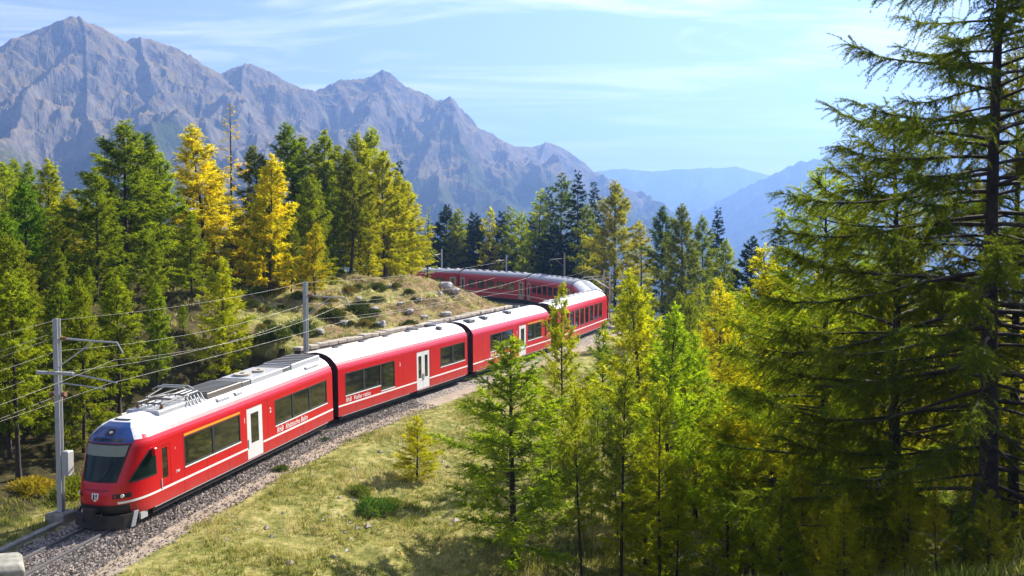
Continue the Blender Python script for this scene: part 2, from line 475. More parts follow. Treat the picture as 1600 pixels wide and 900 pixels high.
def terrain(x, y, want=False):
    shp = np.shape(x); x = np.asarray(x, float).ravel(); y = np.asarray(y, float).ravel()
    sd_, tz, ss = track_dist(x, y)
    a = np.abs(sd_)
    base = tz - 0.45
    # valley side: falls away from the line
    hr = base - 0.20*np.clip(a-4.2, 0, 60) - 0.02*np.clip(a-4.2, 0, 60)*sstep(40, 160, y)
    far = np.hypot(x, y)
    # the slope on which the photographer stands
    hc = -1.7 - 0.36*np.clip(y, -40, 400) + 0.215*np.clip(x, -60, 60)
    hc = np.where(y < 0, -1.7 - 0.05*y + 0.2*np.clip(x, -60, 60), hc)
    right = np.maximum(hr, hc)
    # knoll inside the bend
    wall = sstep(S_WALL0-1, S_WALL0+1, ss)*(1-sstep(S_WALL1-6, S_WALL1+2, ss))
    sy = sstep(44, 62, y)*(1 - 0.80*sstep(92, 126, y + 0.6*(x+8)))
    A = sy*(3.25*np.maximum(sstep(4.35, 4.6, a)*wall, sstep(4.0, 15, a)) + 2.2*sstep(5, 17, a)) + 0.5*sstep(4, 10, a)
    left = base + A + 0.06*np.clip(-x-30, 0, 70) + 0.04*np.clip(-x-100, 0, 200)
    # outside the bend at the back the ground is level, then drops to the valley
    w = sstep(-2.5, 2.5, sd_)
    h = left*(1-w) + right*w
    amp = sstep(3.6, 9, a)
    h = h + amp*(0.35*fbm(x*0.16, y*0.16, 3) + 0.13*fbm(x*0.7, y*0.7, 3))
    h = h + sstep(5, 9, a)*(sd_ < 0)*sstep(50, 62, y)*(1-sstep(110, 130, y))*(0.55*fbm(x*0.33+4, y*0.33, 4) + 0.35*ridged(x*0.22, y*0.22, 3) - 0.5)
    # distance: hillside drops into the valley
    drop = np.clip(far-210, 0, None)
    h = h - 0.16*np.minimum(drop, 1500)*sstep(-0.9, 0.1, (x+0.12*y)/(far+1e-6)) - 0.05*np.minimum(drop, 2600)
    h = np.maximum(h, -420 + 10*fbm(x*0.002, y*0.002, 2))
    if not want: return h.reshape(shp)
    return h.reshape(shp), sd_, ss
def gz(x, y): return float(terrain(np.array([x]), np.array([y]))[0])

def axis_(lo, hi, step, out, g=1.13):
    c = list(np.arange(lo, hi+1e-6, step)); d = step; p = hi
    while p < out: d *= g; p += d; c.append(p)
    d = step; p = lo
    while p > -out: d *= g; p -= d; c.insert(0, p)
    return np.array(c)
gx = axis_(-46, 40, 0.5, 9300); gy = axis_(18, 160, 0.5, 9300)
GX, GY = np.meshgrid(gx, gy)
GH, gsd, gss = terrain(GX, GY, True)
nx, ny = len(gx), len(gy)
V = np.stack([GX.ravel(), GY.ravel(), GH.ravel()], 1)
ii = (np.arange(ny-1)[:, None]*nx + np.arange(nx-1)[None, :]).ravel()
Q = np.stack([ii, ii+1, ii+nx+1, ii+nx], 1)
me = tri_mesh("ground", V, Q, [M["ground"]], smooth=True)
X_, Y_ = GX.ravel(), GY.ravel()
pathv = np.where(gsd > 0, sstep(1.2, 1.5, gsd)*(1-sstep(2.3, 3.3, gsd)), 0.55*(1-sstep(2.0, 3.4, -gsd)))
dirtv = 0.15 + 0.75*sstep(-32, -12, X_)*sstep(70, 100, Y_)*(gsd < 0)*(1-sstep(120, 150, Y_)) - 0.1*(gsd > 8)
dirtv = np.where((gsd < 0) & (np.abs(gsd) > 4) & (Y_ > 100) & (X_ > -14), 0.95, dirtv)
forestv = np.where(gsd < 0, sstep(-13, -24, X_)*(1 - 0.65*sstep(96, 84, Y_)*0) , sstep(24, 34, gsd)) + sstep(-4.5, -7, gsd)*(Y_ < 62)  # dark floor reaches towards the track, standing in for tree shade
forestv = np.where((gsd > 0) & (Y_ > 130), 1.0, forestv); forestv = np.where((gsd > 0) & (X_ > 0.25*Y_-3) & (Y_ < 45), 0.85, forestv); dirtv = np.where((gsd < -4) & (Y_ > 62) & (Y_ < 100) & (X_ > -26), 0.56, dirtv)  # near right bank takes the dark floor colour to look shaded
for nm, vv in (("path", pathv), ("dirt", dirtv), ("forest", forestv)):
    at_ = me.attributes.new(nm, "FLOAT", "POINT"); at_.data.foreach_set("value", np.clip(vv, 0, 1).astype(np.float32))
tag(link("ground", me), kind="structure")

# ------------------------------------------------------------------ mountains
def mountain(name, ridges, px0, px1, y0, y1, nph, nr, slope, amp, mat, floor, seed=0.0, nscale=1/430.0, sc=1.0):
    us = np.linspace((px0-800)/F, (px1-800)/F, nph)
    ys = np.linspace(0, 1, nr)**1.15*(y1-y0) + y0
    U, Yg = np.meshgrid(us, ys)
    X = U*Yg      # laid out at full size, then the whole massif scaled about the valley it stands in
    H = np.full(X.shape, -1e9); D0 = np.full(X.shape, 1e9)
    wx = X + 90*fbm(X/700+seed, Yg/700, 3); wy = Yg + 90*fbm(X/700-5-seed, Yg/700+9, 3)
    for k, (line, sl) in enumerate(ridges):
        P = np.array([tuple(at(a, b, d)) for a, b, d in line])
        if k == 0: cx_, cy_ = X, Yg
        else: cx_, cy_ = X*0.5 + wx*0.5, Yg*0.5 + wy*0.5
        for p, q in zip(P[:-1], P[1:]):
            e = q[:2]-p[:2]; L2 = e@e
            t = np.clip(((cx_-p[0])*e[0] + (cy_-p[1])*e[1])/L2, 0, 1)
            dx, dy = cx_-(p[0]+t*e[0]), cy_-(p[1]+t*e[1])
            dd = np.hypot(dx, dy)
            zc = p[2] + t*(q[2]-p[2])
            h = zc - sl*dd**0.97*1.2
            H = np.maximum(H, h)
            if k == 0: D0 = np.minimum(D0, dd)
    fade = 0.05 + 0.95*sstep(0, 380, D0)
    nn = ridged(X*nscale+seed, Yg*nscale*0.5, 6, 0.5) - 1.35
    H = H + 1.1*amp*fade*(ridged((X + 0.5*wx - 0.5*X)/520 + seed, Yg/2300 + 2, 4, 0.5) - 1.35)
    H = H + 0.8*amp*fade*nn + (5 + 9*sstep(0, 60, D0))*fbm(X/110, Yg/110, 4) + 6*sstep(0, 50, D0)*ridged(X/55, Yg/75, 3)
    H = np.maximum(H, floor)
    V = np.stack([X.ravel()*sc, Yg.ravel()*sc, H.ravel()*sc], 1)
    ii = (np.arange(nr-1)[:, None]*nph + np.arange(nph-1)[None, :]).ravel()
    Qd = np.stack([ii, ii+1, ii+nph+1, ii+nph], 1)
    o = link(name, tri_mesh(name, V, Qd, [mat], smooth=False))
    return tag(o, kind="structure")
crest = [(-260, 120, 3300), (-120, 95, 3500), (0, 76, 3750), (25, 72, 3800), (55, 56, 3850), (80, 38, 3900), (97, 27, 3900), (112, 21, 3900), (125, 29, 3920), (160, 41, 3960), (195, 62, 4000),
         (210, 57, 4020), (235, 58, 4050), (265, 68, 4100), (290, 85, 4120), (320, 101, 4150), (345, 113, 4200), (365, 104, 4250), (392, 99, 4300), (410, 105, 4330),
         (430, 121, 4370), (460, 139, 4400), (490, 141, 4450), (515, 130, 4480), (535, 122, 4500), (560, 120, 4550), (583, 117, 4580), (596, 109, 4600), (606, 116, 4620), (615, 128, 4650),
         (640, 136, 4700), (660, 148, 4760), (700, 171, 4900), (740, 196, 5050), (775, 216, 5200), (802, 226, 5350), (830, 229, 5450), (856, 221, 5550), (875, 228, 5650),
         (895, 243, 5750), (920, 262, 5900), (940, 276, 6000), (980, 300, 6250), (1020, 331, 6500), (1080, 372, 6900), (1150, 420, 7300)]
spurs = [([(80, 38, 3900), (66, 78, 3600), (46, 128, 3300), (4, 176, 2900), (-60, 250, 2500)], 0.95),
         ([(112, 21, 3900), (128, 90, 3600), (165, 150, 3300), (190, 210, 2950)], 0.85),
         ([(210, 57, 4020), (228, 110, 3700), (232, 170, 3350), (270, 250, 2900)], 0.85),
         ([(290, 85, 4120), (300, 140, 3750), (330, 200, 3350)], 0.8),
         ([(392, 99, 4300), (372, 150, 3950), (400, 200, 3550), (395, 260, 3100)], 0.85),
         ([(515, 130, 4480), (500, 185, 4150), (470, 240, 3700)], 0.8),
         ([(596, 109, 4600), (585, 170, 4250), (560, 225, 3850), (570, 290, 3300)], 0.85),
         ([(640, 136, 4700), (668, 190, 4350), (690, 250, 3900), (700, 310, 3400)], 0.75),
         ([(740, 196, 5050), (750, 250, 4600), (770, 310, 4100)], 0.7),
         ([(856, 221, 5550), (850, 265, 5100), (850, 315, 4600)], 0.7)]
mountain("mountain", [(crest, 0.62)] + spurs, -330, 1180, 2300, 7600, 640, 300, 0.8, 105, M["mountain"], -640, 1.7, sc=0.66)
rcrest = [(1085, 345, 5600), (1115, 318, 5500), (1150, 297, 5400), (1190, 279, 5300), (1225, 262, 5250), (1250, 251, 5200), (1280, 246, 5150), (1320, 225, 5100), (1400, 190, 5000), (1500, 160, 4900), (1650, 120, 4800), (1900, 60, 4700)]
mountain("mountain", [(rcrest, 0.7), ([(1280, 246, 5150), (1240, 300, 4700), (1190, 350, 4200)], 0.7), ([(1500, 160, 4900), (1400, 260, 4300), (1330, 340, 3700)], 0.7)],
         1020, 1960, 3000, 6600, 300, 110, 0.8, 60, M["far"], -430, 4.1)
mcrest = [(820, 300, 8700), (900, 278, 8580), (940, 266, 8520), (965, 262, 8460), (990, 263, 8400), (1020, 266, 8400), (1050, 263, 8400), (1085, 262, 8400), (1110, 261, 8400), (1150, 259, 8400), (1175, 266, 8400),
          (1200, 272, 8400), (1260, 268, 8400), (1350, 250, 8400), (1500, 255, 8400)]
mountain("mountain", [(mcrest, 0.5), ([(990, 263, 8400), (980, 290, 7500), (960, 320, 6600)], 0.5), ([(1110, 261, 8400), (1100, 292, 7560), (1090, 325, 6600)], 0.5)],
         780, 1560, 5700, 9120, 260, 80, 0.6, 72, M["far"], -430, 8.3, 1/560.0)

# ------------------------------------------------------------------ track: ballast, rails, sleepers
def strip(name, offs, zs, mat, s0=0, s1=None, step=2, parent=None, kind=None, uneven=0.0):
    idx = np.arange(int(s0/0.5), int((s1 if s1 else S[-1])/0.5), step)
    P = []
    for o_, z_ in zip(offs, zs):
        p = TRK[idx] + RGT[idx]*o_; p[:, 2] += z_
        if uneven: p[:, 2] += uneven*fbm(p[:, 0]*0.9, p[:, 1]*0.9, 3)
        P.append(p)
    V = np.stack(P, 1).reshape(-1, 3); k = len(offs)
    ii = (np.arange(len(idx)-1)[:, None]*k + np.arange(k-1)[None, :]).ravel()
    Qd = np.stack([ii, ii+1, ii+k+1, ii+k], 1)
    o = link(name, tri_mesh(name, V, Qd, [mat], smooth=False), parent)
    return tag(o, kind=kind)
strip("ballast_bed", [-2.1, -1.4, -0.8, 0, 0.8, 1.25, 1.75], [-0.75, -0.20, -0.15, -0.16, -0.15, -0.20, -0.75], M["ballast"], kind="structure", uneven=0.04, step=1)
trk = empty("railway_track", tuple(track_point(s_near_y(34))))
tag(trk, "single metre gauge track with two steel rails running under the red train", "railway track")
inv = -Vector(trk.location)
for sgn in (-0.535, 0.535):
    o = strip("rail", [sgn-.06, sgn-.02, sgn-.035, sgn-.03, sgn+.03, sgn+.035, sgn+.02, sgn+.06], [-.14, -.12, -.05, 0, 0, -.05, -.12, -.14], M["rail"], parent=trk)
    o.location = inv
sl_me = None
for k in range(34):
    s = 9 + k*0.66
    p = track_point(s); i = int(s/0.5)
    if sl_me is None:
        mb = MB(); mb.box(-0.12, 0.12, -0.95, 0.95, -0.30, -0.135, b=0.02)
        so = mb.build("sleeper", M["sleeper"], trk); sl_me = so.data
    else: so = link("sleeper", sl_me, trk)
    so.location = p + inv; so.rotation_euler = (0, 0, math.atan2(TAN[i, 1], TAN[i, 0]))
# loose ballast stones near the camera
rng = np.random.default_rng(3)
def stones(name, n, s0, s1, o0, o1, r0, r1, zoff):
    s = rng.uniform(s0, s1, n); o_ = rng.uniform(o0, o1, n)
    P = np.stack([np.interp(s, S, TRK[:, i]) + np.interp(s, S, RGT[:, i])*o_ for i in range(3)], 1)
    z = np.interp(np.abs(o_), [0, .8, 1.25, 1.75, 2.6], [-.16, -.15, -.20, -.70, -.75])
    P[:, 2] = np.interp(s, S, TRK[:, 2]) + z + zoff
    far = np.abs(o_) > 1.65
    if far.any(): P[far, 2] = np.maximum(P[far, 2], terrain(P[far, 0], P[far, 1]) + 0.01)
    oct_ = np.array([(1,0,0),(0,1,0),(-1,0,0),(0,-1,0),(0,0,1),(0,0,-1)], float)
    ot = np.array([(0,1,4),(1,2,4),(2,3,4),(3,0,4),(1,0,5),(2,1,5),(3,2,5),(0,3,5)])
    r = rng.uniform(r0, r1, n)
    J = oct_[None]*r[:, None, None]*rng.uniform(0.6, 1.3, (n, 6, 1))
    an = rng.uniform(0, 2*PI, n); ca, sa = np.cos(an)[:, None], np.sin(an)[:, None]
    JJ = np.stack([J[..., 0]*ca - J[..., 2]*sa, J[..., 1], J[..., 0]*sa + J[..., 2]*ca], 2)
    V = (P[:, None] + JJ).reshape(-1, 3)
    T = (np.arange(n)[:, None, None]*6 + ot[None]).reshape(-1, 3)
    tint = np.repeat(rng.uniform(0, 1, n), 8)
    o = link(name, tri_mesh(name, V, T, [M["pebble"]], tint=tint))
    return tag(o, kind="stuff")
stones("ballast_gravel", 17000, 12, s_near_y(62), 0.65, 1.85, 0.03, 0.075, 0.02)
stones("ballast_gravel", 5000, 10, s_near_y(40), -2.3, 0.65, 0.03, 0.07, 0.02)
stones("path_gravel", 3000, 14, s_near_y(62), 1.7, 3.0, 0.02, 0.05, 0.0)

# low concrete edging left of the track and a stone wall cut into the knoll
strip("kerb", [-2.75, -2.74, -2.46, -2.45], [-0.8, -0.34, -0.34, -0.8], M["concrete"], s0=6, s1=S_WALL0, kind="structure")
wo = empty("retaining_wall", tuple(track_point(S_WALL0, -4.4, -0.5)))
tag(wo, "long pale stone retaining wall along the inner side of the curving train", "wall")
inv = -Vector(wo.location)
o = strip("wall_face", [-4.75, -4.74, -4.31, -4.3], [-0.9, 2.95, 2.95, -0.9], M["stone"], s0=S_WALL0, s1=S_WALL1-2, parent=wo); o.location = inv
rs = np.random.default_rng(5)
cap = None
s = S_WALL0 + 0.4
while s < S_WALL1-2.5:
    L = 0.98
    if cap is None:
        mb = MB(); mb.box(-0.47, 0.47, -0.30, 0.30, 0, 0.20, b=0.03); co = mb.build("coping_stone", M["stone"], wo); cap = co.data
    else: co = link("coping_stone", cap, wo)
    i = int(s/0.5)
    co.location = track_point(s, -4.52, 2.952 + rs.uniform(-0.01, 0.03)) + inv
    co.rotation_euler = (rs.normal(0, .015), rs.normal(0, .02), math.atan2(TAN[i, 1], TAN[i, 0]) + rs.normal(0, .03))
    co.scale = (rs.uniform(0.94, 1.02), rs.uniform(0.9, 1.1), rs.uniform(0.85, 1.15))
    s += L

# ------------------------------------------------------------------ the train
WB, ZB, ZS = 1.325, 0.40, 2.87
PROF = [(WB, ZB), (WB, 1.6), (WB, ZS), (1.305, 2.98), (1.245, 3.12), (1.15, 3.26), (1.06, 3.36), (0.90, 3.50), (0.66, 3.63), (0.36, 3.72), (0.0, 3.76)]
ZRED = 3.30
PZ = np.array([p[1] for p in PROF]); PW = np.array([p[0] for p in PROF])
def half_width(z): return float(np.interp(z, PZ, PW))
XFZ = [0.3, 0.55, 0.9, 1.2, 1.6, 2.95, 3.2, 3.5, 3.66, 3.76]
XFX = [-0.38, -0.12, 0.0, -0.03, -0.14, -0.72, -0.92, -1.30, -1.62, -1.9]
XC, NN = -2.0, 2.7
def xf(z): return float(np.interp(z, XFZ, XFX))
def nose_x(y, z):
    w = max(half_width(z), 1e-4); q = min(1.0, abs(y)/w)
    return XC + (xf(z)-XC)*(1-q**NN)**(1/NN)
def nose_y(x, z):
    q = min(1.0, max(0.0, (x-XC)/(xf(z)-XC)))
    return half_width(z)*(1-q**NN)**(1/NN)

def make_body(parent, x0, x1, holes, nose, paint, roofmat, red_top=ZRED):
    """hollow shell: sides with real window and door openings, red shoulders; the roof is its own part"""
    mb = MB(); rb = MB()
    xs = sorted({x0, x1} | {h[0] for h in holes} | {h[1] for h in holes})
    zs_ = sorted({ZB, ZS} | {h[2] for h in holes} | {h[3] for h in holes})
    for sg in (1, -1):
        y = sg*WB; yi = sg*(WB-0.10)
        for xa, xb in zip(xs[:-1], xs[1:]):
            for za, zb in zip(zs_[:-1], zs_[1:]):
                xm, zm = (xa+xb)/2, (za+zb)/2
                if any(h[0] < xm < h[1] and h[2] < zm < h[3] for h in holes): continue
                q = [(xa, y, za), (xb, y, za), (xb, y, zb), (xa, y, zb)]
                mb.quad(*(q if sg < 0 else q[::-1]))
        for xa, xb, za, zb in holes:
            mb.quad((xa, y, za), (xb, y, za), (xb, yi, za), (xa, yi, za)); mb.quad((xa, yi, zb), (xb, yi, zb), (xb, y, zb), (xa, y, zb))
            mb.quad((xa, y, zb), (xa, y, za), (xa, yi, za), (xa, yi, zb)); mb.quad((xb, yi, zb), (xb, yi, za), (xb, y, za), (xb, y, zb))
            mb.quad((xa, yi, za), (xb, yi, za), (xb, yi, zb), (xa, yi, zb), 1)
        for (ya, za), (yb, zb) in zip(PROF[2:-1], PROF[3:]):
            t_ = mb if (za+zb)/2 < red_top else rb
            q = [(x0, sg*ya, za), (x1, sg*ya, za), (x1, sg*yb, zb), (x0, sg*yb, zb)]
            t_.quad(*(q if sg < 0 else q[::-1]))
    ends = [x0] if nose else [x0, x1]
    for xe in ends:
        mb.poly([(xe, y, z) for y, z in PROF] + [(xe, -y, z) for y, z in PROF[-2::-1]], 2)
    mb.quad((x0, -WB, ZB), (x1, -WB, ZB), (x1, WB, ZB), (x0, WB, ZB), 1)
    o = mb.build("body", [paint, M["rubber"], M["bellows"]], parent)
    r = rb.build("roof", roofmat, parent, True)
    sm = MB()
    cuts = [x0 + (x1-x0)*k/9 for k in range(1, 9)]
    for sg in (1, -1):
        Y0, Y1 = sorted((sg*(WB-0.004), sg*(WB+0.0025)))
        for xc_ in cuts:
            if any(h[0]-0.08 < xc_ < h[1]+0.08 for h in holes):
                hh = [h for h in holes if h[0]-0.08 < xc_ < h[1]+0.08][0]
                if hh[2] > 0.9: sm.box(xc_-.008, xc_+.008, Y0, Y1, ZB+.02, hh[2]-.07)
            else: sm.box(xc_-.008, xc_+.008, Y0, Y1, ZB+.02, ZS)
    q = sm.build("panel_seam", M["bellows"], parent); q["kind"] = "stuff"
    return o, r

def window(parent, xa, xb, za, zb, muls, side, sill=True):
    """one glazed opening: black frame, panes between mullions, pale sill strip"""
    y = side*WB
    def bx(mb, x0, x1, z0, z1, d0, d1, m=0): mb.box(x0, x1, min(y+side*d0, y+side*d1), max(y+side*d0, y+side*d1), z0, z1, m)
    mb = MB(); e = 0.055
    bx(mb, xa, xb, za, za+e, -.07, .008); bx(mb, xa, xb, zb-e, zb, -.07, .008)
    bx(mb, xa, xa+e, za+e, zb-e, -.07, .008); bx(mb, xb-e, xb, za+e, zb-e, -.07, .008)
    edges = [xa+e] + [v for m_ in muls for v in (m_-0.075, m_+0.075)] + [xb-e]
    for m_ in muls: bx(mb, m_-0.075, m_+0.075, za+e, zb-e, -.07, .004)
    f = mb.build("window", M["rubber"], parent)
    for a, b in zip(edges[::2], edges[1::2]):
        pb = MB(); bx(pb, a, b, za+e, zb-e, -.05, -.018); pb.build("pane", M["glass"], f)
    if sill:
        sb = MB(); bx(sb, xa-.01, xb+.01, za-.05, za-.003, -.01, .022); sb.build("sill", M["stripe"], f)
    return f
def door(parent, xa, xb, side, leaves=2, mat="door", z0=ZB+0.04, z1=2.70, wz=(1.10, 2.45)):
    y = side*WB
    w = (xb-xa)/leaves
    for k in range(leaves):
        a, b = xa + k*w + 0.012, xa + (k+1)*w - 0.012
        mb = MB()
        wx0, wx1 = a + w*0.24, b - w*0.24
        Y0, Y1 = sorted((y - side*0.07, y - side*0.006))
        for x0_, x1_, za, zb in ((a, wx0, z0, z1), (wx1, b, z0, z1), (wx0, wx1, z0, wz[0]), (wx0, wx1, wz[1], z1)):
            mb.box(x0_, x1_, Y0, Y1, za, zb)
        d = mb.build("door", M[mat], parent)
        gb = MB(); Y0, Y1 = sorted((y - side*0.06, y - side*0.022)); gb.box(wx0, wx1, Y0, Y1, *wz); gb.build("door_window", M["glass"], d)
        hb = MB(); Y0, Y1 = sorted((y - side*0.006, y + side*0.025)); hb.box((b - .09) if k == 0 else (a + .05), (b - .05) if k == 0 else (a + .09), Y0, Y1, 0.95, 1.35); hb.build("handle", M["steel"], d)
def stripe(parent, x0, x1, side, breaks, z0=0.90, z1=0.985, mat="stripe"):
    xs = [x0] + [v for b in sorted(breaks) for v in b] + [x1]
    mb = MB()
    for a, b in zip(xs[::2], xs[1::2]):
        Y0, Y1 = sorted((side*WB, side*(WB+0.006))); mb.box(a, b, Y0, Y1, z0, z1)
    return mb.build("stripe", M[mat], parent)
def lettering(parent, text, x, z, size, side, mat="stripe", spacing=1.0, shear=0.2):
    c = bpy.data.curves.new("lettering", "FONT"); c.body = text; c.size = size; c.extrude = 0.004; c.shear = shear; c.space_character = spacing
    c.resolution_u = 2
    c.materials.append(M[mat])
    tmp = bpy.data.objects.new("tmp", c)
    me = bpy.data.meshes.new_from_object(tmp)
    bpy.data.objects.remove(tmp); bpy.data.curves.remove(c)
    o = link("lettering", me, parent)
    o["kind"] = "stuff"
    o.rotation_euler = (PI/2, 0, PI if side > 0 else 0)
    o.location = (x, side*(WB+0.006), z)
    return o
def bogie(parent, x):
    mb = MB()
    for sg in (1, -1):
        y = sg*0.78
        mb.box(x-1.5, x+1.5, y-0.07, y+0.07, 0.36, 0.62); mb.box(x-1.15, x-0.85, y-0.10, y+0.10, 0.18, 0.5); mb.box(x+0.85, x+1.15, y-0.10, y+0.10, 0.18, 0.5)
    mb.box(x-0.25, x+0.25, -0.75, 0.75, 0.38, 0.60)
    b = mb.build("bogie", M["black"], parent)
    for dx in (-1, 1):
        for sg in (1, -1):
            wb = MB(); wb.cyl((x+dx, sg*0.56, 0.37), (0, 1, 0), 0.37, 0.12, 18); wb.build("wheel", M["rust"], b)
def gangway(parent, x, mat="bellows"):
    mb = MB()
    for k in range(4):
        x0 = x - 0.02 - 0.11*k
        d = 0.04 if k % 2 else 0.0
        mb.box(x0-0.11, x0, -1.10+d, 1.10-d, 0.75, 3.12-d)
    return mb.build("gangway", M[mat], parent)
def skirts(parent, x0, x1, gaps):
    mb = MB()
    xs = [x0] + [v for g in gaps for v in g] + [x1]
    for a, b in zip(xs[::2], xs[1::2]):
        for sg in (1, -1):
            Y0, Y1 = sorted((sg*(WB-0.10), sg*(WB-0.16))); mb.box(a, b, Y0, Y1, 0.16, ZB-0.005, 2)
            Y0, Y1 = sorted((sg*(WB-0.012), sg*(WB+0.004))); mb.box(a, b, Y0, Y1, 0.372, 0.397, 1)
    mb.box(x0+2.5, x1-2.5, -1.05, 1.05, 0.20, ZB-0.02, 2)
    return mb.build("underframe", [M["red"], M["silver"], M["black"]], parent)

def roof_box(parent, name, x0, x1, w, z0, z1, mat, slats=0, b=0.03, yoff=0.0):
    mb = MB(); mb.box(x0, x1, yoff-w/2, yoff+w/2, z0, z1, b=b)
    o = mb.build(name, M[mat], parent)
    if slats:
        st = (x1-x0-0.16)/slats; me_ = None
        for k in range(slats):
            if me_ is None:
                sb = MB(); sb.box(-st*0.3, st*0.3, -w/2+0.08, w/2-0.08, 0, 0.035); so = sb.build("slat", M["gear"], o); me_ = so.data
            else: so = link("slat", me_, o)
            so.location = (x0 + 0.08 + st*(k+0.5), yoff, z1+0.001)
    return o
def fan(parent, x, y, z, mat="duct", r=0.42):
    mb = MB(); mb.cyl((x, y, z+0.05), (0, 0, 1), r, 0.10, 18); f = mb.build("fan_cover", M[mat], parent)
    hb = MB(); hb.cyl((x, y, z+0.115), (0, 0, 1), r*0.25, 0.03, 10); hb.build("hub", M["gear"], f)
def pantograph(parent, x):
    p = MB()
    for sg in (1, -1):
        p.tube([(x-0.9, sg*0.55, 3.98), (x+0.9, sg*0.55, 3.98)], 0.04, 6)
    for dx in (-0.9, 0, 0.9): p.tube([(x+dx, -0.55, 3.98), (x+dx, 0.55, 3.98)], 0.035, 6)
    pr = p.build("pantograph", M["gear"], parent)
    a = MB()
    a.tube([(x-0.8, 0, 4.02), (x+0.95, 0.0, 4.22)], 0.05, 6)
    a.build("lower_arm", M["gear"], pr)
    a = MB()
    for sg in (1, -1): a.tube([(x+0.95, sg*0.08, 4.22), (x-0.75, sg*0.42, 4.32)], 0.028, 6)
    a.tube([(x-0.75, -0.42, 4.32), (x-0.75, 0.42, 4.32)], 0.03, 6)
    a.build("upper_arm", M["gear"], pr)
    for dx in (-0.18, 0.18):
        a = MB(); a.tube([(x-0.75+dx, -0.85, 4.24), (x-0.75+dx, -0.6, 4.36), (x-0.75+dx, 0.6, 4.36), (x-0.75+dx, 0.85, 4.24)], 0.028, 6); a.build("contact_strip", M["steel"], pr)
    for dx in (-0.85, 0.85):
        for sg in (1, -1):
            a = MB()
            for k in range(4): a.cyl((x+dx, sg*0.55, 3.72+k*0.06), (0, 0, 1), 0.085 if k % 2 == 0 else 0.055, 0.055, 10)
            a.build("insulator", M["brown"], pr)
    return pr

def nose_patch(parent, name, zs_, yl, yr, mat, off=0.012, ncol=14, smooth=True):
    mb = MB()
    rows = []
    for z in zs_:
        a, b = yl(z), yr(z)
        rows.append([(nose_x(a+(b-a)*k/ncol, z)+off, a+(b-a)*k/ncol, z+off*0.35) for k in range(ncol+1)])
    for r0, r1 in zip(rows[:-1], rows[1:]):
        for k in range(ncol): mb.quad(r0[k], r0[k+1], r1[k+1], r1[k])
    o = mb.build(name, mat, parent, smooth)
    for v in o.data.vertices: v.co.x += parent_tip[0]
    return o
def side_patch(parent, name, zs_, xl, xr, side, mat, off=0.012, ncol=10):
    mb = MB(); rows = []
    for z in zs_:
        a, b = xl(z), xr(z)
        rows.append([(a+(b-a)*k/ncol + off*0.5 + parent_tip[0], side*(nose_y(a+(b-a)*k/ncol, z)+off), z) for k in range(ncol+1)])
    for r0, r1 in zip(rows[:-1], rows[1:]):
        for k in range(ncol):
            q = (r0[k], r0[k+1], r1[k+1], r1[k]); mb.quad(*(q if side < 0 else q[::-1]))
    return mb.build(name, mat, parent, True)
parent_tip = [0.0]
lerp = lambda a, b, t: a + (b-a)*t
